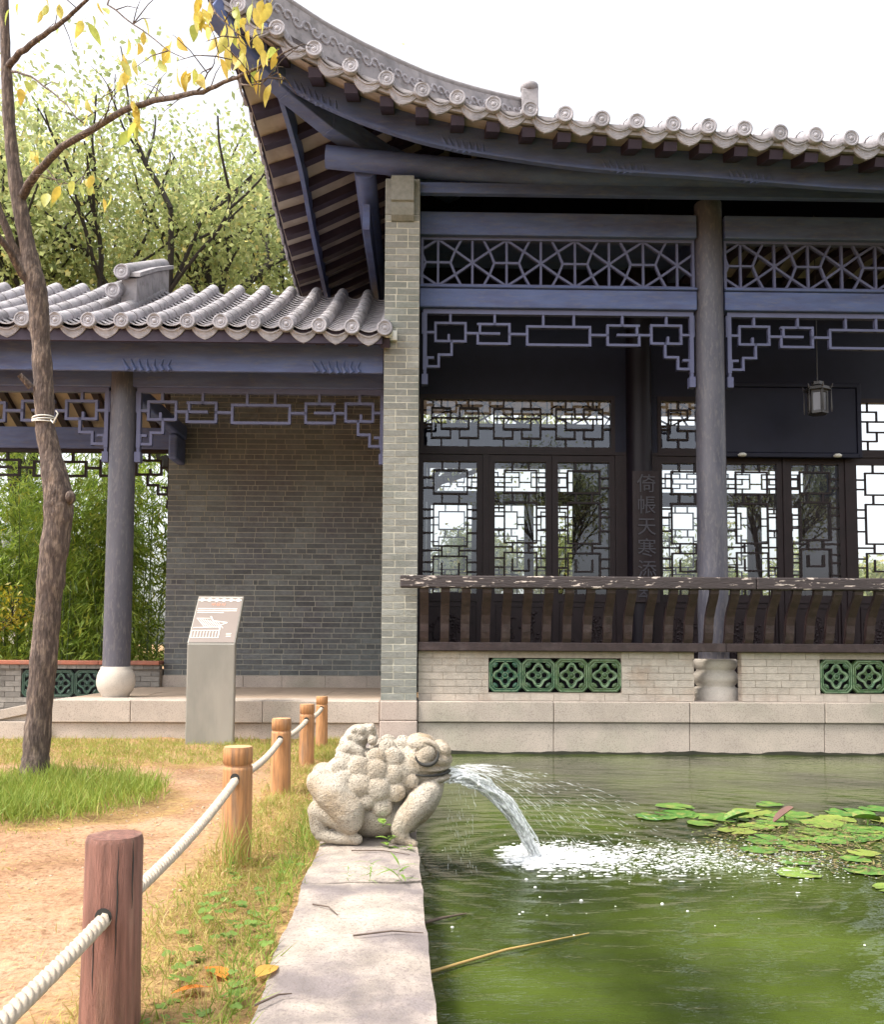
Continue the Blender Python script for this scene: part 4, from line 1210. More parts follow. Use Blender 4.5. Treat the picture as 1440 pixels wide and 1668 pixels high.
tag(rear.build('rear_tile_rows', 'tile', croof), kind='stuff')
MB().box(-7.4, -.39, CVE + .04, CVE + .08, CZE - .20, CZE - .06).build('eave_lath', 'rafter', croof)
for i, u in enumerate(CU_):
    for fn in (cp_, cr_):
        b = MB()
        for a, c in ((.1, 1.25), (1.25, TM)): b.bar(fn(u, a, -.17), fn(u, c, -.17), .10, .10)
        b.build('rafter', 'rafter', croof)
        b = MB()
        for dz in (-.118, -.100): b.strip([[fn(u - .345, t, dz), fn(u, t, dz)] for t in (.08, .8, 1.6, TM)])
        b.build('soffit_panel', 'soffit', croof)
# verge ridge standing on the slope, with two round ends
b = MB(); rows = []
for v, zt in ((1.02, 5.36), (1.6, 5.68), (2.3, 6.02)):
    zb = cz(v - CVE) - .05
    rows.append([(-3.58, v, zb), (-3.40, v, zb), (-3.40, v, zt), (-3.58, v, zt)])
b.strip(rows, False, True); b.add(rows[0], [(0, 1, 2, 3)]); b.add(rows[-1], [(3, 2, 1, 0)])
vr = b.build('verge_ridge', 'tile', croof, .012)
b = MB(); rows = []
for v, zt in ((.98, 5.365), (1.6, 5.695), (2.34, 6.05)): rows.append([(-3.63, v, zt), (-3.35, v, zt), (-3.35, v, zt + .05), (-3.63, v, zt + .05)])
b.strip(rows, False, True); b.add(rows[0], [(0, 1, 2, 3)]); b.add(rows[-1], [(3, 2, 1, 0)]); b.build('ridge_moulding', 'tile', vr)
MB().tube([(-3.55, .93, 5.40), (-3.49, 2.34, 6.10)], .085, 14).build('ridge_cap', 'tile', vr)
MB().tube([(-3.62, .86, 5.14), (-3.62, 1.5, 5.48), (-3.62, 2.2, 5.80)], .085, 14).build('ridge_cap', 'tile', vr)
link('tile_end', CAP, vr, (-3.55, .925, 5.40), (0, 0, 0), (1.1, 1, 1.1)); link('tile_end', CAP, vr, (-3.62, .855, 5.14), (0, 0, 0), (1.1, 1, 1.1))

# ------------------------------------------------------------------ rope fence
def post(x, y, h, r, old, label):
    e = empty('fence_post', (x, y, 0)); tag(e, label, 'fence post', 'posts of the rope fence')
    b = MB()
    if old: pr = [(r * 1.06, -.12), (r * 1.05, .0), (r * 1.0, h * .5), (r * .985, h - .012), (r * .93, h)]
    else: pr = [(r * 1.02, -.12), (r * 1.02, 0), (r, h * .6), (r * .99, h * .80), (r * .99, h * .828), (r * .90, h * .832), (r * .90, h * .852), (r * .99, h * .856), (r * .985, h - .014), (r * .93, h)]
    b.lathe(pr, 28)
    b.build('shaft', 'post_old' if old else 'post', e)
    MB().lathe([(r * .925, 0.0005), (r * .5, .002), (0, .003)], 20, (0, 0, h)).build('end_grain', 'post_old' if old else 'post_top', e)
    zh = RZ[(x, y)]
    b = MB().lathe([(.021, .003), (.0, .0035)], 14, (0, -r * 1.005, zh + .006), axis='Y'); b.build('rope_hole', 'recess_black', e)
    if old:
        b = MB()
        for a, z0, z1 in ((-1.15, .18, .49), (-.6, .33, .50), (-1.9, .05, .3)):
            b.tube([(r * 1.0 * math.cos(a + rng.uniform(-.03, .03)), r * 1.0 * math.sin(a), z0 + (z1 - z0) * k / 8) for k in range(9)], [.0004 + .0016 * math.sin(math.pi * k / 8) for k in range(9)], 4)
        b.build('crack', 'recess_black', e)
    return e
PO = [(-.722, 2.36, .505, .072, True), (-.726, 4.17, .525, .068, False), (-.765, 6.03, .50, .066, False), (-.735, 7.45, .50, .062, False), (-.718, 8.72, .49, .058, False)]
RZ = {(-.722, 2.36): .315, (-.726, 4.17): .385, (-.765, 6.03): .365, (-.735, 7.45): .37, (-.718, 8.72): .375}
PL = ['red-brown weathered rope fence post nearest the camera', 'orange grooved rope fence post between red-brown post and path bend', 'third rope fence post from the camera, left of the stone toad',
      'fourth rope fence post from the camera, close before the farthest one', 'farthest and smallest rope fence post by the granite platform']
for p, l in zip(PO, PL): post(*p, l)
def build_rope():
    P = [(-.722, .45, .36)] + [(x, y, RZ[(x, y)]) for x, y, *_ in PO]
    pts = []
    for a, c in zip(P[:-1], P[1:]):
        a, c = Vector(a), Vector(c); L = (c - a).length; n = int(L / .0065)
        for k in range(n):
            t = k / n; p = a.lerp(c, t); p.z -= .035 * L / 2 * 4 * t * (1 - t); pts.append(p)
    pts.append(Vector(P[-1]))
    b = MB(); ph = 0.0
    for s in range(3):
        q = []
        for i, p in enumerate(pts):
            d = (pts[min(i + 1, len(pts) - 1)] - pts[max(i - 1, 0)]).normalized()
            a = d.cross(Vector((0, 0, 1))).normalized(); u = a.cross(d)
            ang = i * .0065 / .085 * 2 * math.pi + s * 2 * math.pi / 3
            q.append(p + (a * math.cos(ang) + u * math.sin(ang)) * .0108)
        b.tube(q, .0092, 6)
    o = b.build('fence_rope', 'rope'); tag(o, 'thick white twisted rope threaded through the fence posts', 'rope')
build_rope()

# ------------------------------------------------------------------ information sign
sg = empty('information_sign', (-1.835, 8.95, 0)); tag(sg, 'brushed steel information sign with slanted printed top on the grass', 'sign')
SW = .236
b = MB().prism([(-SW, -.05), (SW, -.05), (SW, 1.0), (-SW, 1.0)], -.05, .03); b.build('pedestal', 'steel', sg, .012)
SL = Vector((0, .47, .495)); sl_n = Vector((0, -.495, .47)).normalized()
p0 = Vector((0, -.05, 1.0)); b = MB()
q = [p0 + Vector((-SW, 0, 0)), p0 + Vector((SW, 0, 0)), p0 + Vector((SW, 0, 0)) + SL, p0 + Vector((-SW, 0, 0)) + SL]
lo = [v - sl_n * .06 for v in q]
b.add(q + lo, [(0, 1, 2, 3), (7, 6, 5, 4), (0, 4, 5, 1), (1, 5, 6, 2), (2, 6, 7, 3), (3, 7, 4, 0)])
b.build('slanted_panel', 'steel', sg, .008)
fc = link('printed_face', MB().add([(-SW + .012, 0, 0), (SW - .012, 0, 0), (SW - .012, .66, 0), (-SW + .012, .66, 0)], [(0, 1, 2, 3)]).mesh('printed_face', 'sign_face'), sg,
          p0 + SL * .015 + sl_n * .004, (math.atan2(.495, .47), 0, 0))
pr = MB()
def flat(x0, y0, x1, y1, w=.006):
    d = Vector((x1 - x0, y1 - y0, 0)); n = Vector((-d.y, d.x, 0)).normalized() * w / 2
    pr.add([(x0 + n.x, y0 + n.y, .003), (x0 - n.x, y0 - n.y, .003), (x1 - n.x, y1 - n.y, .003), (x1 + n.x, y1 + n.y, .003)], [(0, 1, 2, 3)])
flat(-.22, .6, .22, .6, .008); flat(-.22, .645, .22, .645, .005)
for k in range(6):
    cx = -.185 + .074 * k
    for a, c in (((-.03, 0), (0, .02)), ((0, .02), (.03, 0)), ((-.03, 0), (0, -.02)), ((0, -.02), (.03, 0))): flat(cx + a[0], .605 + a[1], cx + c[0], .605 + c[1], .011)
for k, (a, c) in enumerate(((-.205, .19), (-.21, .19), (-.205, .06))): flat(a, .475 - .028 * k, c, .475 - .028 * k, .011)
for k in range(9): flat(-.19 + .028 * k * .9, .33 - .004 * k, -.10 + .026 * k * .9, .21 - .002 * k, .005)
flat(-.20, .335, -.06, .335, .006); flat(-.06, .365, -.03, .30, .012); flat(-.03, .30, .12, .275, .01); flat(.12, .275, .05, .235, .008); flat(-.21, .20, .06, .215, .008)
flat(.055, .22, .055, .06, .010); flat(-.22, .16, .05, .165, .006); flat(-.22, .06, .06, .06, .005)
for k in range(9): flat(-.215 + .03 * k, .06, -.215 + .03 * k, .16, .005)
for k in range(3): flat(.13, .12 - .02 * k, .18, .12 - .02 * k, .006)
pr.build('printed_drawing', 'print_white', fc)
link('printed_title', text_mesh('부용사', .055, 'print_orange', .0), fc, (-.01, .535, .003))
# ------------------------------------------------------------------ stone toad spouting water
def build_toad():
    # side elevation in survey units: x to the right, y down; S metres per unit
    S = .00309 / 3.13
    def Q(x, y, d=0.0): return Vector(((480 + x / 3.13 - 646) * .00309, d, 1 - (1160 + y / 3.13 - 1049.6) * .00309))
    b = MB()
    def ell(x, y, rx, ry, rd, d=0.0, tilt=0.0, n=24, m=14):
        c = Q(x, y, d); R_ = Matrix.Rotation(tilt, 3, 'Y'); t = MB().ball((0, 0, 0), (rx * S, rd, ry * S), n, m)
        b.add([c + R_ @ Vector(v) for v in t.v], t.f, True)
    def limb(pts):
        q = []; 
        for i in range(len(pts) - 1):
            for k in range(6): 
                t = k / 6; q.append([pts[i][j] * (1 - t) + pts[i + 1][j] * t for j in range(4)])
        q.append(pts[-1])
        for x, y, d, r in q: ell(x, y, r, r, r * S, d, 0, 16, 10)
    # trunk, belly, chest, head, jaws
    ell(360, 390, 235, 205, .155, 0, .10)
    ell(250, 420, 150, 170, .165)
    ell(420, 520, 190, 110, .15)
    ell(520, 300, 170, 160, .15)
    ell(660, 420, 95, 175, .125, 0, .42)
    ell(600, 520, 60, 100, .10, 0, .3)
    ell(640, 235, 130, 108, .145)
    ell(735, 235, 78, 52, .125, 0, .08)                      # upper snout
    ell(700, 282, 105, 22, .128, 0, -.05)                    # lip roll
    ell(715, 332, 92, 30, .118, 0, -.10)                     # lower jaw
    for s in (-1, 1):
        ell(652, 158, 72, 42, .055, s * .085, .15)           # brow
        ell(755, 190, 50, 42, .05, s * .055, .5)             # nostril roll
        limb([(690, 390, s * .10, 62), (640, 440, s * .135, 68), (575, 510, s * .150, 58), (545, 565, s * .150, 44), (555, 600, s * .150, 40)])
        for k, (tx, ty) in enumerate(((520, 622), (565, 634), (615, 630))): limb([(550, 605, s * .15, 26), (tx, ty, s * (.15 + .022 * (k - 1)), 20)])
        limb([(150, 340, s * .12, 70), (215, 390, s * .165, 84), (290, 470, s * .175, 80), (300, 515, s * .17, 66)])
        limb([(300, 540, s * .165, 50), (220, 505, s * .165, 44), (140, 470, s * .145, 50), (150, 560, s * .14, 44)])
        limb([(160, 585, s * .15, 34), (240, 600, s * .165, 30), (335, 606, s * .175, 28)])
        for x, y, r in ((345, 262, 48), (427, 277, 47), (507, 303, 42), (345, 347, 50), (437, 367, 51), (523, 384, 42), (382, 425, 35), (456, 455, 44), (406, 507, 26),
                        (267, 325, 46), (250, 265, 40), (425, 213, 42), (512, 222, 46), (590, 268, 48), (597, 330, 36), (480, 170, 40), (560, 165, 36)):
            ex = (x - 380) / 260.0; ey = (y - 370) / 235.0
            dd = .150 * math.sqrt(max(.12, 1 - ex * ex * .6 - ey * ey * .75))
            ell(x, y, r * 1.18, r * 1.14, r * S * .50, s * (dd + .012), 0, 18, 12)
    # the small toad riding on its back
    ell(325, 125, 75, 60, .065, 0, -.5); ell(375, 100, 48, 42, .055); ell(300, 165, 70, 45, .07, 0, .3)
    for s in (-1, 1):
        ell(395, 78, 20, 18, .018, s * .035); ell(345, 90, 24, 22, .02, s * .05); ell(405, 140, 26, 26, .025, s * .06)
        limb([(250, 190, s * .085, 30), (290, 170, s * .10, 32), (340, 190, s * .105, 26), (350, 225, s * .11, 20), (300, 225, s * .125, 20), (240, 215, s * .11, 24)])
        for x, y in ((310, 90), (350, 130), (290, 120)): ell(x, y, 17, 17, .016, s * .05)
    me = b.mesh('body', None)
    o = bpy.data.objects.new('tmp', me); col.objects.link(o)
    m = o.modifiers.new('r', 'REMESH'); m.mode = 'VOXEL'; m.voxel_size = .0048
    m2 = o.modifiers.new('s', 'SMOOTH'); m2.iterations = 2; m2.factor = .5
    bpy.context.view_layer.update()
    ev = o.evaluated_get(bpy.context.evaluated_depsgraph_get())
    body = bpy.data.meshes.new_from_object(ev)
    bpy.data.objects.remove(o)
    from mathutils import noise as mn
    co = np.empty(len(body.vertices) * 3, np.float32); body.vertices.foreach_get('co', co); co = co.reshape(-1, 3)
    nn = np.empty(len(body.vertices) * 3, np.float32); body.vertex_normals.foreach_get('vector', nn); nn = nn.reshape(-1, 3)
    dis = np.array([.0020 * mn.noise(Vector(c) * 28) + .0011 * mn.noise(Vector(c) * 75) + .0012 * mn.noise(Vector(c) * 170) for c in co.astype(float)])
    body.vertices.foreach_set('co', (co + nn * dis[:, None]).astype(np.float32).ravel()); body.update()
    body.materials.clear(); body.materials.append(MT['toad']); body.polygons.foreach_set('use_smooth', [True] * len(body.polygons))
    e = empty('stone_toad', (0, 4.52, 0)); tag(e, 'carved warty stone toad spouting water into the pond from the kerb', 'statue')
    link('body', body, e)
    for s in (-1, 1):
        c = Q(676, 197, s * .118)
        MB().ball(c, (.047, .03, .045), 20, 12).build('eye', 'toad', e)
        ring = [(c.x + .055 * math.cos(a) * 1.02, c.y + s * (.024), c.z + .051 * math.sin(a) - .004) for a in np.linspace(math.pi * 1.02, math.pi * 2.15, 15)]
        MB().tube(ring, [.002 + .0085 * math.sin(math.pi * k / 14) for k in range(15)], 7).build('eye_groove', 'recess_black', e)
        lid = [(c.x + .058 * math.cos(a), c.y + s * .004, c.z + .056 * math.sin(a)) for a in np.linspace(-.1, math.pi * 1.0, 15)]
        MB().tube(lid, [.007 + .008 * math.sin(math.pi * k / 14) for k in range(15)], 8).build('eyelid', 'toad', e)
        mo = [Q(x, y, s * d) for x, y, d in ((620, 300, .135), (660, 306, .132), (710, 307, .122), (760, 302, .098), (796, 292, .06))]
        MB().tube(mo, [.003, .006, .0065, .007, .007], 7).build('mouth_line', 'recess_black', e)
    ms = Q(800, 300, 0); MB().ball((ms.x - .012, 0, ms.z), (.012, .055, .014), 12, 8).build('spout_hole', 'recess_black', e)
    return e
build_toad()

def build_splash():
    # jet: parabola from the mouth to the water
    A = Vector((.262, 4.50, .335)); Bp = Vector((.775, 4.84, WZ))
    pts = []
    for k in range(26):
        t = k / 25
        p = A.lerp(Bp, t); p.z = A.z + .02 * t - (A.z - Bp.z + .02) * t ** 2.0
        pts.append(p)
    b = MB()
    for s in range(95):
        off = Vector((rng.gauss(0, .015), rng.gauss(0, .024), rng.gauss(0, .017))); ph = rng.uniform(0, 6)
        t0 = rng.uniform(0, .3) if s > 8 else 0; t1 = rng.uniform(.75, 1) if s % 3 else 1
        i0, i1 = int(t0 * 25), int(t1 * 25)
        q = []; rr = []
        for i in range(i0, i1 + 1):
            t = i / 25
            q.append(pts[i] + off * (1 - .12 * t) + Vector((.006 * math.sin(9 * t + ph), .008 * math.sin(13 * t + 2 * ph), .008 * math.sin(21 * t + ph))))
            rr.append(rng.uniform(.0025, .0095))
        if len(q) > 2: b.tube(q, rr, 7, jit=.25)
    o = b.build('water_jet', 'jet'); tag(o, 'white jet of water arcing from the stone toad into the pond', 'water jet')
    # spray fan of flying drops
    b = MB()
    for k in range(760):
        t = rng.random() ** .75
        reach = rng.uniform(.5, 1.0) if k % 3 else rng.uniform(.9, 1.5); rise = rng.uniform(-.02, .075)
        x = A.x + reach * t; y = A.y + rng.gauss(.2, .2) * t + rng.uniform(-.02, .02)
        z = A.z + .05 + rise * 2 * t - (A.z + .05 - WZ + rise * 2) * t * t + rng.uniform(-.02, .02) * t
        if z < WZ: continue
        L = (rng.uniform(.015, .06) if k % 2 else rng.uniform(.003, .010)) * (1 if t > .25 else 1.7); r = rng.uniform(.0007, .0019)
        dx, dz = reach, rise * 2 - 2 * (A.z + .05 - WZ) * t
        n = math.hypot(dx, dz); b.tube([(x, y, z), (x + L * dx / n * .5, y, z + L * dz / n * .5), (x + L * dx / n, y, z + L * dz / n)], [.0003, r, .0003], 4, False)
    for k in range(160):                                      # dribble from the chin
        t = rng.random(); x = A.x - .01 + rng.uniform(0, .16); z = A.z - .03 - t * (A.z - WZ - .04); b.tube([(x, A.y + rng.uniform(-.05, .05), z), (x + .002, A.y, z - rng.uniform(.006, .02))], [.0012, .0006], 4, False)
    o = b.build('water_spray', 'spray'); tag(o, 'fan of white spray drops flying off the jet', 'spray', kind='stuff')
    b = MB()
    for k in range(6000):
        u = rng.random()
        x = .70 + 1.7 * u ** 1.9 + rng.gauss(0, .06); y = 4.83 - .05 * u + rng.gauss(0, .10 + .13 * u)
        if x < KX1 + .02: continue
        r = (abs(rng.gauss(0, .0050)) + .0011) * (1.15 - .7 * u)
        if u > .5: r *= .75
        b.ball((x, y, WZ + .004 + r * .3 + abs(rng.gauss(0, .008)) * (1 - u)), (r * rng.uniform(1.0, 3.6), r * rng.uniform(.45, .95), r * .5), 6, 3)
    for k in range(45):                                      # stray bubbles
        x = rng.uniform(.15, 3.0); y = rng.uniform(3.3, 5.6); r = rng.uniform(.002, .0055)
        b.ball((x, y, WZ + .004), (r * 1.3, r, r * .7), 6, 3)
    for k in range(7):
        x = rng.uniform(.2, 2.2); y = rng.uniform(3.6, 4.5); r = rng.uniform(.006, .009)
        b.ball((x, y, WZ + .003), (r, r, r * .8), 8, 4)
    o = b.build('splash_foam', 'foam'); tag(o, 'white foam and bubbles where the jet strikes the pond', 'foam', kind='stuff')
build_splash()

# ------------------------------------------------------------------ lily pads, floating bits
def pad_mesh(seed):
    r_ = random.Random(seed); b = MB(); n = 26; rows = [[(0, 0, .004)] * (n + 1)]
    for s in (.35, .7, .93, 1.0):
        row = []
        for k in range(n + 1):
            a = .16 + (2 * math.pi - .32) * k / n
            w = 1 + .06 * math.sin(3 * a + seed) + .03 * math.sin(7 * a) - (.16 * r_.random() ** 4 if s > .9 else 0)
            row.append((s * w * math.cos(a), s * w * math.sin(a), .004 + .035 * s * s * math.sin(2 * a + seed) * .5 + (.05 * r_.random() ** 3 if s > .95 else 0)))
        rows.append(row)
    b.strip(rows, True); return b.mesh('lily_pad', 'pad')
PM = [pad_mesh(i) for i in range(5)]
PADS = [(1.918, 6.052), (1.985, 5.72), (2.218, 5.90), (2.469, 6.08), (2.12, 5.46), (2.70, 5.96), (2.92, 5.83), (3.14, 6.05), (3.30, 5.75), (2.304, 5.0), (2.56, 5.18), (2.60, 4.86), (2.86, 4.98), (2.042, 4.465), (2.42, 4.50), (2.36, 4.16), (2.93, 5.50), (2.44, 5.68), (2.62, 5.44), (3.4, 6.2), (3.5, 5.5), (3.1, 5.2), (2.0, 6.3), (2.7, 6.35), (1.75, 5.95), (2.05, 5.95), (2.33, 5.97), (2.58, 5.83), (2.3, 5.6), (2.75, 5.65), (2.78, 5.3), (2.42, 5.28), (3.0, 5.32), (2.2, 5.2), (2.05, 4.95), (2.48, 4.72), (2.75, 4.68), (2.15, 4.72)]
ROW = ['far row below the granite base', 'middle row of the cluster', 'near row of the cluster']
order = sorted(range(len(PADS)), key=lambda i: PADS[i][0])
ORD = ['first', 'second', 'third', 'fourth', 'fifth', 'sixth', 'seventh', 'eighth', 'ninth', 'tenth', 'eleventh', 'twelfth', 'thirteenth', 'fourteenth', 'fifteenth', 'sixteenth', 'seventeenth', 'eighteenth']
rows_ = {0: [], 1: [], 2: []}
for i in order: rows_[0 if PADS[i][1] > 5.75 else (1 if PADS[i][1] > 5.1 else 2)].append(i)
for rr_, ids in rows_.items():
    for j, i in enumerate(ids):
        x, y = PADS[i]; s = rng.uniform(.10, .165) if rr_ < 2 else rng.uniform(.08, .12)
        o = link('lily_pad', PM[i % 5], None, (x, y, WZ + .0035 + .0014 * (i % 6)), (rng.uniform(-.025, .025), rng.uniform(-.025, .025), rng.uniform(0, 6)), (s, s, s * .7))
        tag(o, 'lily pad, %s from the left in the %s' % (ORD[j], ROW[rr_]), 'lily pad', 'lily pads on the pond')
def raised_leaf(x, y, h, s, m, label, tilt):
    e = empty('lily_leaf', (x, y, WZ)); tag(e, label, 'lily leaf')
    MB().tube([(0, 0, -.05), (.01, 0, h)], .006, 6).build('stalk', 'weed', e)
    b = MB(); n = 18; rows = [[(0, 0, h)] * (n + 1)]
    for q in (.5, 1.0): rows.append([(s * q * math.cos(a), s * q * math.sin(a) * .7, h + s * q * (.45 * abs(math.sin(a)) + tilt * math.cos(a))) for a in np.linspace(0, 2 * math.pi, n + 1)])
    b.strip(rows, True); b.build('blade', m, e)
raised_leaf(2.53, 5.72, .05, .07, 'pad_brown', 'red-brown curled lily leaf standing up among the green pads', .7)
raised_leaf(3.02, 5.60, .05, .09, 'pad', 'green folded lily leaf raised on a stalk at the right of the cluster', -.15)
raised_leaf(2.25, 5.80, .025, .085, 'pad', 'green half folded lily leaf lifted from the water near the withered leaf', .25)
def litter(name, n, fx, fy, label):
    P = np.stack([nrg.uniform(*fx, n), nrg.uniform(*fy, n), np.full(n, WZ + .009)], 1)
    c = ((P[:, 0] - (fx[0] + fx[1]) / 2) / ((fx[1] - fx[0]) / 2)) ** 2 + ((P[:, 1] - (fy[0] + fy[1]) / 2) / ((fy[1] - fy[0]) / 2)) ** 2
    P = P[c < nrg.uniform(.5, 1, n)]; n = len(P)
    D = np.stack([nrg.normal(size=n), nrg.normal(size=n), nrg.normal(size=n) * .08], 1)
    me = leaf_mesh(name, P, D, nrg.uniform(.01, .05, n), nrg.uniform(.004, .018, n), nrg.random(n), 'debris', .05, np.tile([0, 0, 1.0], (n, 1)) + nrg.normal(size=(n, 3)) * .1)
    tag(link(name, me), label, 'debris', kind='stuff')
litter('floating_debris', 5200, (1.7, 3.6), (4.3, 5.9), 'brown plant litter floating between the lily pads')
b = MB().tube([(.12, 3.15, WZ + .012), (.42, 3.36, WZ + .016), (.775, 3.557, WZ + .010)], [.006, .005, .002], 6)
tag(b.build('floating_reed', 'reed'), 'long straw-coloured reed floating on the near water', 'reed')
b = MB().tube([(.118, 3.69, WZ + .014), (.2, 3.74, WZ + .02), (.308, 3.829, WZ + .010)], [.007, .006, .003], 6)
tag(b.build('floating_twig', 'twig'), 'short brown twig floating against the kerb', 'twig')
for (p, q, lab) in (((-.134, 2.992), (.099, 3.014), 'thin dark twig lying across the kerb at mid width'), ((-.367, 2.436), (-.279, 2.515), 'dark twig on the near left edge of the kerb'),
                    ((-.30, 3.35), (-.20, 3.22), 'fine dark twig on the kerb nearer the grass'), ((-.20, 4.2), (.07, 4.12), 'pale bent twig on the kerb before the toad feet')):
    m = ((p[0] + q[0]) / 2 + .01, (p[1] + q[1]) / 2 + .02)
    b = MB().tube([(*p, KZ + .012), (*m, KZ + .016), (*q, KZ + .011)], [.0035, .003, .0018], 5)
    tag(b.build('fallen_twig', 'twig'), lab, 'twig')
def leafshape(name, L, W, m, curl=.25):
    b = MB(); rows = []
    for k in range(9):
        t = k / 8; w = W * (math.sin(math.pi * t ** .8) ** .9) * .5 if 0 < k < 8 else 0.0008
        rows.append([(-w, L * t, -curl * L * t * t + .25 * w), (0, L * t, -curl * L * t * t), (w, L * t, -curl * L * t * t + .25 * w)])
    b.strip(rows, True); b.tube([(0, -.22 * L, .01 * L), (0, 0, 0)], .0012, 4); return b.mesh(name, m)
LF = leafshape('leaf', .10, .05, 'dry_leaf', .15)
for x, y, rz_, s, lab in ((-.49, 2.66, .6, 1.1, 'orange fallen leaf in the grass left of the kerb'), (-.40, 2.67, -.5, .9, 'small orange fallen leaf at the kerb edge'), (-.53, 2.60, 2.0, .8, 'brown-orange fallen leaf half under the grass')):
    tag(link('fallen_leaf', LF, None, (x, y, .03), (.12, .15, rz_), (s * 1.2, s * 1.2, s * 1.2)), lab, 'leaf')
# ------------------------------------------------------------------ young tree in front of the corridor
BR = {'b1':[(-2.844,6.6,4.315),(-2.646,6.4,4.426),(-2.4,6.2,4.504),(-1.82,5.7,4.485),(-1.463,5.4,4.39),(-1.169,5.1,4.248),(-0.969,4.9,4.199),(-0.782,4.7,4.144),(-0.575,4.5,4.118)],'b2':[(-2.983,6.6,5.339),(-2.765,6.4,5.353),(-2.512,6.2,5.361),(-2.309,6.0,5.315),(-2.152,5.9,5.379),(-1.815,5.6,5.417),(-1.327,5.2,5.432)],'b3':[(-2.738,6.6,3.705),(-2.842,6.6,3.866),(-2.892,6.55,3.983),(-2.982,6.5,4.259),(-3.096,6.4,4.78)],'b4':[(-2.708,6.6,3.612),(-2.78,6.55,3.706),(-2.846,6.4,3.868),(-2.934,6.3,3.954),(-3.067,6.2,4.213)],'t1':[(-2.901,6.5,5.251),(-2.672,6.3,5.089),(-2.415,6.1,4.823),(-2.189,5.9,4.552),(-2.041,5.8,4.403)],'t2':[(-1.815,5.6,5.417),(-1.845,5.4,4.985),(-1.561,5.2,4.681),(-1.344,5.0,4.424),(-1.23,4.9,4.315)],'t3':[(-1.327,5.2,5.432),(-1.149,4.8,4.733),(-1.021,4.7,4.449),(-0.883,4.6,4.26),(-0.833,4.6,4.194)],'t4':[(-0.952,4.9,4.207),(-0.864,4.8,4.101),(-0.764,4.7,4.057),(-0.674,4.65,4.087),(-0.627,4.6,4.014)],'t5':[(-1.971,5.8,4.478),(-1.901,5.7,4.565),(-1.833,5.6,4.648)],'t6':[(-2.541,6.3,4.397),(-2.412,6.2,4.234),(-2.191,6.0,4.134)],'t7':[(-1.204,5.1,4.246),(-1.096,5.0,4.334),(-1.042,4.9,4.359)]}
LEAFPOS = [(-2.04,5.711,5.135),(-2.39,6.037,5.45),(-2.488,6.07,5.493),(-2.179,5.898,5.223),(-1.641,5.479,4.879),(-1.769,5.464,4.681),(-1.651,5.355,4.591),(-1.768,5.636,4.716),(-1.541,5.314,4.654),(-1.333,5.124,4.59),(-1.291,5.267,4.475),(-1.188,5.05,4.319),(-2.676,6.316,5.021),(-2.681,6.242,5.018),(-2.19,5.925,4.719),(-2.057,5.719,4.55),(-1.733,5.567,4.466),(-1.849,5.713,4.534),(-1.703,5.521,4.296),(-1.676,5.548,4.294),(-2.565,6.215,4.439),(-2.388,5.965,4.045),(-2.389,6.114,4.101),(-2.201,5.936,4.122),(-2.08,5.781,4.055),(-1.984,5.649,3.933),(-1.918,5.781,3.976),(-2.571,6.177,4.44),(-1.224,5.133,4.8),(-1.189,5.139,4.787),(-1.133,5.047,4.758),(-1.214,5.173,4.753),(-1.13,4.972,4.554),(-1.114,5.052,4.687),(-0.94,4.796,4.56),(-0.934,4.909,4.59),(-0.879,4.841,4.524),(-0.959,4.734,4.389),(-0.8,4.576,4.401),(-0.734,4.524,4.398),(-0.989,4.973,4.524),(-0.886,4.742,4.345),(-0.873,4.774,4.439),(-1.007,4.829,4.528),(-0.876,4.751,4.263),(-0.847,4.693,4.154),(-1.014,4.853,4.292),(-0.943,4.838,4.302),(-0.777,4.668,4.174),(-0.703,4.721,4.249),(-0.658,4.655,4.083),(-0.753,4.729,4.136),(-0.831,4.792,4.197),(-1.036,5.024,4.614),(-0.93,4.843,4.468),(-0.819,4.605,4.284),(-0.814,4.772,4.369),(-1.1,5.079,4.576),(-0.997,4.968,4.445),(-0.705,4.621,4.169),(-1.308,5.217,4.433),(-1.317,5.108,4.398),(-1.8,5.656,4.958),(-1.967,5.727,5.192),(-1.993,5.683,5.2),(-1.134,4.894,4.68),(-1.255,5.195,4.729),(-2.842,6.447,5.739),(-2.785,6.177,5.492),(-1.511,5.413,4.656),(-1.407,5.232,4.614)]
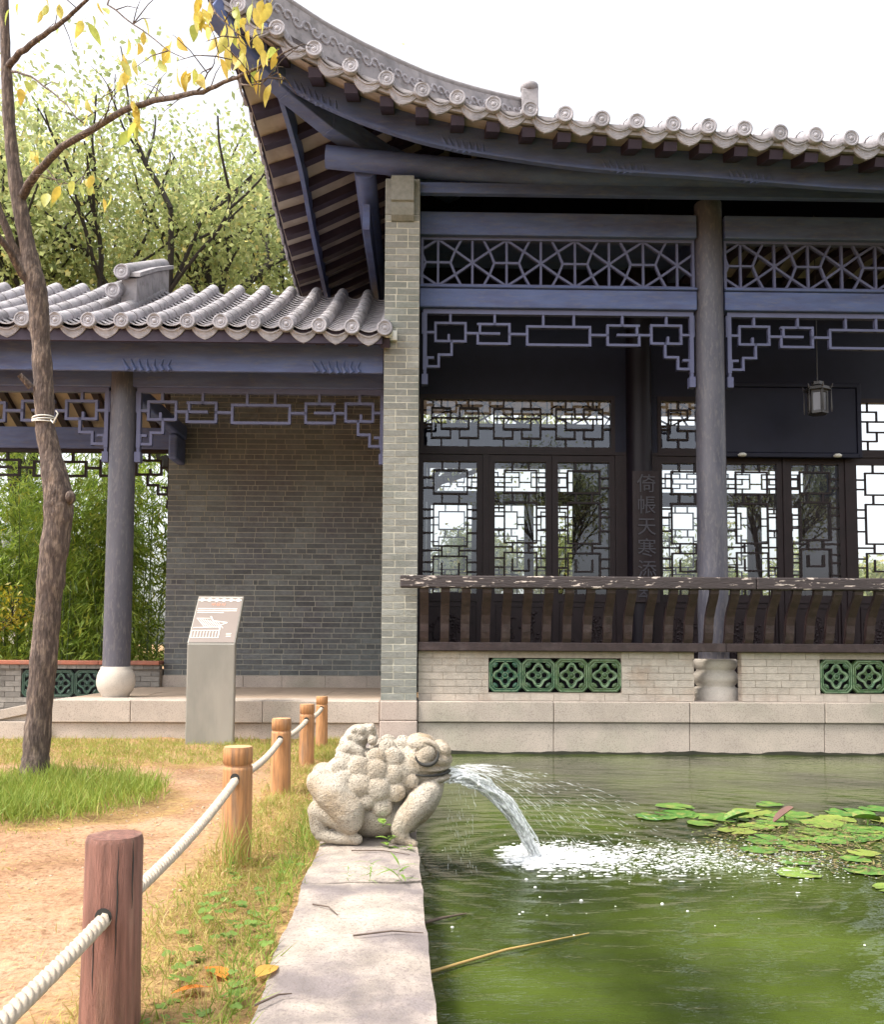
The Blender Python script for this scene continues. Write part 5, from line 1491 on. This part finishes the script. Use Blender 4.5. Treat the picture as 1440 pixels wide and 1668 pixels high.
def build_front_tree():
    e = empty('young_tree', (-2.6, 6.6, 0)); tag(e, 'young tree with rough bark and few yellow leaves beside the path', 'tree')
    O = Vector((-2.6, 6.6, 0))
    T = [(-2.612, 6.6, -.06, .125), (-2.602, 6.6, .03, .10), (-2.595, 6.6, .2, .09), (-2.57, 6.6, .76, .09), (-2.545, 6.6, 1.2, .09), (-2.52, 6.6, 1.62, .094), (-2.49, 6.6, 1.93, .104), (-2.50, 6.6, 2.1, .100), (-2.55, 6.6, 2.33, .078), (-2.605, 6.6, 2.57, .071), (-2.63, 6.6, 2.9, .067),
         (-2.659, 6.6, 3.22, .067), (-2.69, 6.6, 3.52, .074), (-2.725, 6.6, 3.72, .070), (-2.78, 6.6, 3.95, .058), (-2.856, 6.6, 4.29, .052), (-2.91, 6.6, 4.6, .047), (-2.95, 6.6, 4.91, .043), (-2.997, 6.6, 5.48, .036), (-3.036, 6.6, 6.1, .030), (-3.1, 6.55, 7.0, .02)]
    P = []; Rr = []
    for i in range(len(T) - 1):
        n = 9
        for k in range(n):
            t = k / n; a = [T[i][j] * (1 - t) + T[i + 1][j] * t for j in range(4)]
            P.append(Vector(a[:3]) - O); Rr.append(a[3] * (1 + .035 * math.sin(9 * a[2]) + .03 * math.sin(23 * a[2])))
    b = MB(); b.tube(P, Rr, 22, jit=.045)
    b.ball(Vector((-2.39, 6.55, 2.06)) - O, (.035, .05, .05), 10, 6)
    b.build('trunk', 'bark', e)
    MB().tube([Vector((-2.70, 6.55, 2.87)) - O, Vector((-2.765, 6.5, 2.95)) - O], [.028, .02], 8).build('stub', 'bark', e)
    w = MB()
    for k in range(3): w.tube([(-2.622 + 2.6 + .077 * math.cos(a), .077 * math.sin(a), 2.63 + .012 * k + .01 * math.sin(a + k)) for a in np.linspace(0, 6.3, 22)], .005, 5)
    w.tube([(.05, -.05, 2.63), (.08, -.08, 2.60), (.115, -.09, 2.67), (.10, -.09, 2.69)], .006, 5)
    w.build('tie_wire', 'metal_white', e)
    rad = {'b1': (.034, .004), 'b2': (.026, .005), 'b3': (.045, .02), 'b4': (.035, .018), 't1': (.010, .002), 't2': (.007, .002), 't3': (.009, .002), 't4': (.006, .0015), 't5': (.006, .0015), 't6': (.006, .0015), 't7': (.006, .0015)}
    tips = []
    for k, pts in BR.items():
        q = [Vector(p) - O for p in pts]; m = []
        for i in range(len(q) - 1):
            for s in range(4): m.append(q[i].lerp(q[i + 1], s / 4) + Vector((rng.uniform(-1, 1), rng.uniform(-1, 1), rng.uniform(-1, 1))) * .006)
        m.append(q[-1]); r0, r1 = rad[k]
        b = MB(); b.tube(m, [r0 + (r1 - r0) * (i / (len(m) - 1)) ** .8 for i in range(len(m))], 9)
        if k[0] == 't' or k in ('b1', 'b2'):
            for s in range(9 if k[0] == 'b' else 5):          # side shoots
                i = rng.randrange(len(m) // 3, len(m)); p = m[i]; d = Vector((rng.uniform(-1, 1), rng.uniform(-.6, .6), rng.uniform(-.3, 1))).normalized() * rng.uniform(.12, .3)
                b.tube([p, p + d * .5 + Vector((0, 0, .02)), p + d], [.004, .003, .0015], 5)
        b.build('branch', 'bark' , e); tips.extend(m)
    LM = [leafshape('leaf', L, W, 'tree_leaf', c) for L, W, c in ((.10, .042, .35), (.115, .045, .2), (.09, .040, .5), (.105, .050, .1))]
    n = 0
    for p in LEAFPOS:
        for q in range(rng.choice((1, 1, 2, 3))):
            a = Vector(p) - O + Vector((rng.uniform(-1, 1), rng.uniform(-1, 1), rng.uniform(-1, 1))) * (.055 if q else .008)
            d = Vector((rng.uniform(-.55, .55), rng.uniform(-.5, .4), -rng.uniform(.5, 1.2))).normalized()
            o = link('leaf', LM[n % 4], e, a); o.rotation_mode = 'QUATERNION'
            o.rotation_quaternion = d.to_track_quat('Y', 'Z') @ Euler((0, rng.uniform(-1.8, 1.8), 0)).to_quaternion(); s = rng.uniform(.75, 1.35); o.scale = (s, s, s); n += 1
build_front_tree()

# ------------------------------------------------------------------ trees and bamboo behind
def far_tree(name, x, y, h, spread, seed, label, leaves=15000, group=None, low=.28, m='far_leaf', ll=.135, lw=.072, cat='tree', droop=.5, wide=1.0):
    r_ = random.Random(seed); e = empty(name, (x, y, 0)); tag(e, label, cat, group)
    b = MB(); tips = []
    def grow(p, d, L, r, depth):
        pts = [p]; q = Vector(p); dd = Vector(d)
        for k in range(4):
            dd = (dd + Vector((r_.uniform(-.22, .22), r_.uniform(-.22, .22), r_.uniform(-.05, .16)))).normalized(); q = q + dd * L / 4; pts.append(q.copy())
        b.tube(pts, [r * (1 - .12 * k) for k in range(5)], 6 if depth < 2 else 4, False)
        if depth >= 2: tips.extend(pts[1:])
        if depth == 4: return
        for k in range(3 if depth else 5):
            a = r_.uniform(0, 6.28); tl = r_.uniform(.35, .85)
            nd = (dd + Vector((math.cos(a), math.sin(a), r_.uniform(-.15, .3))) * tl * spread).normalized()
            st = pts[r_.choice((2, 3, 4))] if depth else pts[r_.choice((3, 4))]
            grow(st, nd, L * r_.uniform(.60, .82), r * .58, depth + 1)
    grow(Vector((0, 0, -.1)), Vector((r_.uniform(-.08, .08), 0, 1)), h * low, h * .015, 0)
    k_ = h / max(t[2] for t in tips)
    b.v = [(p[0] * k_ * wide, p[1] * k_ * wide, p[2] * k_) for p in b.v]
    b.build('trunk', 'bark_far', e)
    T = np.array([(t[0] * k_ * wide, t[1] * k_ * wide, t[2] * k_) for t in tips]); T = T[T[:, 2] > h * (.36 if h > 8 else .16)]
    top = T[:, 2].max(); T[:, 2] *= 1.0
    w = nrg.random(len(T)); idx = nrg.choice(len(T), leaves, p=w / w.sum())
    P = T[idx] + nrg.normal(size=(leaves, 3)) * np.array([.52, .52, .42]) * (h / 12)
    D = nrg.normal(size=(leaves, 3)) + np.array([0, 0, -droop])
    tint = np.clip(.5 + .22 * nrg.normal(size=leaves) + .25 * (w[idx] - .5), 0, 1)
    link('crown', leaf_mesh('crown', P, D, nrg.uniform(.6, 1.3, leaves) * ll, nrg.uniform(.7, 1.3, leaves) * lw, tint, m), e)
far_tree('broadleaf_tree', -4.0, 19.0, 12.8, 1.0, 21, 'light green feathery tree nearest the upswept roof corner', 29000, 'trees behind the corridor')
far_tree('broadleaf_tree', -7.6, 20.5, 13.0, 1.05, 22, 'light green tree rising behind the verge ridge of the corridor', 29000, 'trees behind the corridor')
far_tree('broadleaf_tree', -11.2, 20.0, 12.0, 1.0, 23, 'pale tree at the left edge behind the young tree', 19000, 'trees behind the corridor')
far_tree('broadleaf_tree', -5.8, 26.0, 15.5, 1.05, 24, 'taller hazy tree farther back between the two nearer crowns', 19000, 'trees behind the corridor')
far_tree('broadleaf_tree', -2.4, 24.0, 12.5, 1.0, 25, 'tree half hidden by the hall roof, right of the other crowns', 17000, 'trees behind the corridor')
for i, (x, y, h, lab) in enumerate(((5.0, -13.0, 9.5, 'tree across the pond mirrored in the left doors'), (13.5, -14.0, 10.5, 'tree across the pond mirrored in the right doors'))):
    far_tree('broadleaf_tree', x, y, h, 1.0, 90 + i, lab, 6500, 'trees across the pond')
for i, (x, y, h, lab) in enumerate(((1.6, 21.5, 3.9, 'leafy shrub seen through the doors left of the couplet board'), (4.6, 22.5, 4.2, 'leafy shrub seen through the doors beside the column'), (7.8, 21.0, 3.8, 'leafy shrub seen through the doors below the lantern'), (11, 22, 3.6, 'leafy shrub seen through the rightmost door'))):
    far_tree('garden_shrub', x, y, h, 1.5, 40 + i, lab, 9000, 'shrubs behind the hall', .22, 'far_leaf', .16, .06, 'shrub')

def bamboo(x, y, h, n, seed, label):
    r_ = random.Random(seed); e = empty('bamboo_clump', (x, y, 0)); tag(e, label, 'bamboo', 'bamboo behind the corridor')
    b = MB(); P = []; D = []
    for k in range(n):
        cx, cy = r_.gauss(0, .35), r_.gauss(0, .3); lx, ly = r_.uniform(-.35, .35), r_.uniform(-.4, .15); hh = h * r_.uniform(.7, 1.1)
        pts = []
        for s in range(9):
            t = s / 8; pts.append(Vector((cx + lx * t * t * 1.6, cy + ly * t * t * 1.6, hh * (t - .10 * t * t * t))))
        b.tube(pts, [.018 * (1 - .75 * s / 8) for s in range(9)], 6)
        for s in range(80):
            t = r_.uniform(.12, 1); i = min(int(t * 8), 7); p = pts[i].lerp(pts[i + 1], t * 8 - i)
            a = r_.uniform(0, 6.28); L = r_.uniform(.15, .6) * (1.1 - .4 * t); q = p + Vector((math.cos(a) * L, math.sin(a) * L, r_.uniform(-.05, .16)))
            for z in range(5):
                P.append(tuple(p.lerp(q, r_.uniform(.45, 1)) + Vector((r_.gauss(0, .03), r_.gauss(0, .03), r_.gauss(0, .03))))); D.append((math.cos(a) * .7 + r_.gauss(0, .5), math.sin(a) * .7 + r_.gauss(0, .5), -.75 + r_.gauss(0, .3)))
    b.build('culms', 'culm', e); n_ = len(P)
    link('foliage', leaf_mesh('foliage', np.array(P), np.array(D), nrg.uniform(.13, .26, n_), nrg.uniform(.018, .034, n_), np.clip(.45 + .22 * nrg.normal(size=n_), 0, 1), 'bamboo_leaf'), e)
for i, (x, y, h, n, lab) in enumerate(((-7.4, 15.2, 4.6, 13, 'bamboo clump at the far left edge behind the bench'), (-6.5, 14.9, 4.4, 13, 'bamboo clump left of the young tree trunk'), (-5.6, 15.3, 4.7, 14, 'bamboo clump between the young tree and corridor column'),
                                       (-4.8, 14.9, 4.3, 14, 'bamboo clump directly behind the corridor column'), (-4.1, 15.4, 4.7, 14, 'bamboo clump beside the end of the brick wall'), (-5.2, 17.2, 5.6, 13, 'taller bamboo clump farther back behind the column'), (-7.0, 17.6, 5.6, 13, 'taller bamboo clump farther back at the left'))):
    bamboo(x, y, h, n, 60 + i, lab)
far_tree('golden_shrub', -6.55, 14.0, 2.3, 1.3, 77, 'yellow-leaved shrub behind the bench at the left edge', 3500, None, .25, 'gold_leaf', .09, .035, 'shrub')

# distant garden building glimpsed under the corridor roof
fb_ = empty('garden_house', (-10.6, 21.0, 0)); tag(fb_, 'distant dark timber garden house glimpsed between bamboo at the left', 'house')
MB().box(-2.4, 2.6, .0, 4, 0, 2.6).build('wall', 'dark_room', fb_)
b = MB(); b.add([(-3.0, -.7, 2.5), (3.2, -.7, 2.5), (3.2, 4.7, 2.5), (-3.0, 4.7, 2.5), (-1.6, 2, 3.9), (1.8, 2, 3.9)], [(0, 1, 5, 4), (1, 2, 5), (2, 3, 4, 5), (3, 0, 4), (0, 3, 2, 1)]); b.build('roof', 'tile', fb_)
for k in range(7):
    x = -2.1 + .68 * k
    b = MB(); b.box(x, x + .04, -.05, -.003, .8, 1.9); b.box(x + .5, x + .54, -.05, -.003, .8, 1.9); b.box(x + .04, x + .5, -.05, -.003, 1.86, 1.9); b.box(x + .04, x + .5, -.05, -.003, .8, .84); b.box(x + .25, x + .28, -.05, -.003, .84, 1.86)
    w = b.build('window', 'door_wood', fb_); MB().box(x + .04, x + .5, -.02, -.004, .85, 1.85).build('pane', 'plaster', w)

# ------------------------------------------------------------------ grass and weeds
def grass(name, pts, length, width, tint, lean, label, kind='stuff'):
    n = len(pts); D = np.stack([nrg.normal(size=n) * lean, nrg.normal(size=n) * lean, np.ones(n)], 1)
    D[:, :2] *= nrg.uniform(.2, 1.6, (n, 1))
    nr = np.stack([nrg.normal(size=n), nrg.normal(size=n), np.zeros(n)], 1)
    me = leaf_mesh(name, pts, D, length, width, np.clip(tint, 0, 1), 'grass', .45, nr)
    tag(link(name, me), label, 'grass', kind=kind)
def clumps(n, x0, x1, y0, y1, m, s):
    """points gathered in tufts"""
    c = np.stack([nrg.uniform(x0, x1, m), nrg.uniform(y0, y1, m)], 1)
    p = c[nrg.integers(0, m, n)] + nrg.normal(size=(n, 2)) * s
    return np.concatenate([p, np.full((n, 1), -.004)], 1)
def keep(p, f): return p[f]
# bright tufts at the tree foot
p = clumps(15000, -3.5, -1.55, 4.8, 7.0, 260, .07); q = ((p[:, 0] + 2.45) / 1.0) ** 2 + ((p[:, 1] - 5.85) / .98) ** 2
p = p[q < nrg.uniform(.55, 1.1, len(p))]; n = len(p)
grass('tufted_grass', p, nrg.uniform(.06, .19, n), nrg.uniform(.004, .008, n), .14 + .2 * np.abs(nrg.normal(size=n)), .4, 'bright green tufted grass around the foot of the young tree')
# verge between rope fence and kerb
p = clumps(15000, -.86, KX0 - .012, .9, 9.2, 900, .035); p = p[(p[:, 0] < KX0 - .006)]; n = len(p)
t = .62 + .25 * nrg.normal(size=n) - .34 * (p[:, 0] > -.5)
grass('verge_grass', p, nrg.uniform(.02, .085, n) * (1 + .5 * (p[:, 0] > -.5)), nrg.uniform(.0025, .0055, n), t, .6, 'thin mixed green and straw grass between rope fence and kerb')
# dry strip below the platform, and thin scatter at the path edges
p = clumps(24000, -6.0, -.45, 7.5, 9.34, 1100, .06); p = p[p[:, 1] < 9.36]; n = len(p)
grass('dry_grass', p, nrg.uniform(.02, .085, n), nrg.uniform(.003, .006, n), .52 + .2 * nrg.normal(size=n), .6, 'dry yellow-green grass strip along the granite platform')
p = clumps(7000, -3.2, -.75, 2.0, 7.6, 800, .05); d = np.abs(p[:, 0] + 1.35 + .12 * np.sin(p[:, 1] * 2)); p = p[(d > nrg.uniform(.15, .8, len(p)))]; n = len(p)
grass('path_edge_grass', p, nrg.uniform(.015, .055, n), nrg.uniform(.0025, .005, n), .55 + .25 * nrg.normal(size=n), .8, 'sparse short grass scattered at the edges of the sandy path')
# straw lying flat on the verge and the dirt
n = 9000
p = np.concatenate([clumps(9000, -.9, KX0 - .02, 1.2, 9.0, 900, .05), clumps(8000, -3.4, -.8, 1.8, 8.5, 900, .16)]); p[:, 2] = .008; p = p[p[:, 0] < KX0 - .02]; n = len(p)
D = np.stack([nrg.normal(size=n), nrg.normal(size=n), nrg.normal(size=n) * .1 + .03], 1)
me = leaf_mesh('straw_litter', p, D, nrg.uniform(.02, .075, n), nrg.uniform(.0015, .0035, n), np.clip(.82 + .15 * nrg.normal(size=n), 0, 1), 'grass', .02, np.tile([0, 0, 1.0], (n, 1)))
tag(link('straw_litter', me), 'dry straw lying flat on the verge and path', 'straw', kind='stuff')
pb = MB()
for k in range(900):
    x = rng.uniform(-2.6, -.8); y = rng.uniform(1.8, 7.4); r = rng.uniform(.002, .007) * rng.uniform(.6, 1.3)
    pb.ball((x, y, -.03 * math.exp(-((x + 1.35) / .5) ** 2) + .004), (r * 1.3, r, r * .7), 6, 3)
o = pb.build('path_grit', 'paving'); tag(o, 'small grit stones scattered over the sandy path', 'gravel', kind='stuff')
# taller stems against the second post and weeds
p = clumps(70, -.76, -.66, 3.95, 4.1, 6, .02); n = len(p)
grass('tall_grass', p, nrg.uniform(.14, .30, n), nrg.uniform(.003, .006, n), .45 + .2 * nrg.normal(size=n), .16, 'tall thin grass stems growing up the second post')
cl = MB()
for k in range(130):
    x = rng.uniform(-.72, -.40); y = rng.choice((2.2, 2.5, 2.9, 3.2, 3.4, 3.9)) + rng.gauss(0, .16); z = rng.uniform(.02, .05); s = rng.uniform(.007, .014)
    for q in range(3):
        a = q * 2.09 + k; c = (x + s * math.cos(a), y + s * math.sin(a)); cl.add([(c[0] + s * .95 * math.cos(t), c[1] + s * .95 * math.sin(t), z + .003 * math.sin(t + k)) for t in np.linspace(0, 5.6, 8)], [tuple(range(8))])
o = cl.build('clover', 'weed'); tag(o, 'small round clover leaves scattered in the near verge', 'clover', kind='stuff')
def weed(x, y, z, n, L, label, m='weed', broad=.5):
    e = empty('weed_plant', (x, y, z)); tag(e, label, 'weed')
    me = leafshape('leaf', L, L * broad, m, .35)
    for k in range(n):
        a = k * 2.4 + x * 9; o = link('leaf', me, e, (0, 0, .01 * k)); o.rotation_mode = 'QUATERNION'
        o.rotation_quaternion = Vector((math.cos(a), math.sin(a) - .2, rng.uniform(.3, .9))).normalized().to_track_quat('Y', 'Z'); s = rng.uniform(.7, 1.1); o.scale = (s, s, s)
weed(-.03, 4.30, KZ, 6, .07, 'small broad-leaved weed growing at the toad belly')
weed(-.055, 4.31, KZ + .10, 3, .055, 'single round leaf of a climbing weed on the toad flank', broad=.8)
weed(.06, 4.26, KZ, 3, .05, 'pale little weed beside the toad front foot')
weed(.02, 3.72, KZ, 7, .10, 'spiky grass weed sprouting from the kerb joint near the water', broad=.14)
weed(-.10, 3.72, KZ, 9, .075, 'thin grass weed sprouting from the middle of the kerb joint', broad=.08)
weed(-.19, 3.73, KZ, 6, .05, 'tiny grass weed in the kerb joint left of the others', broad=.1)
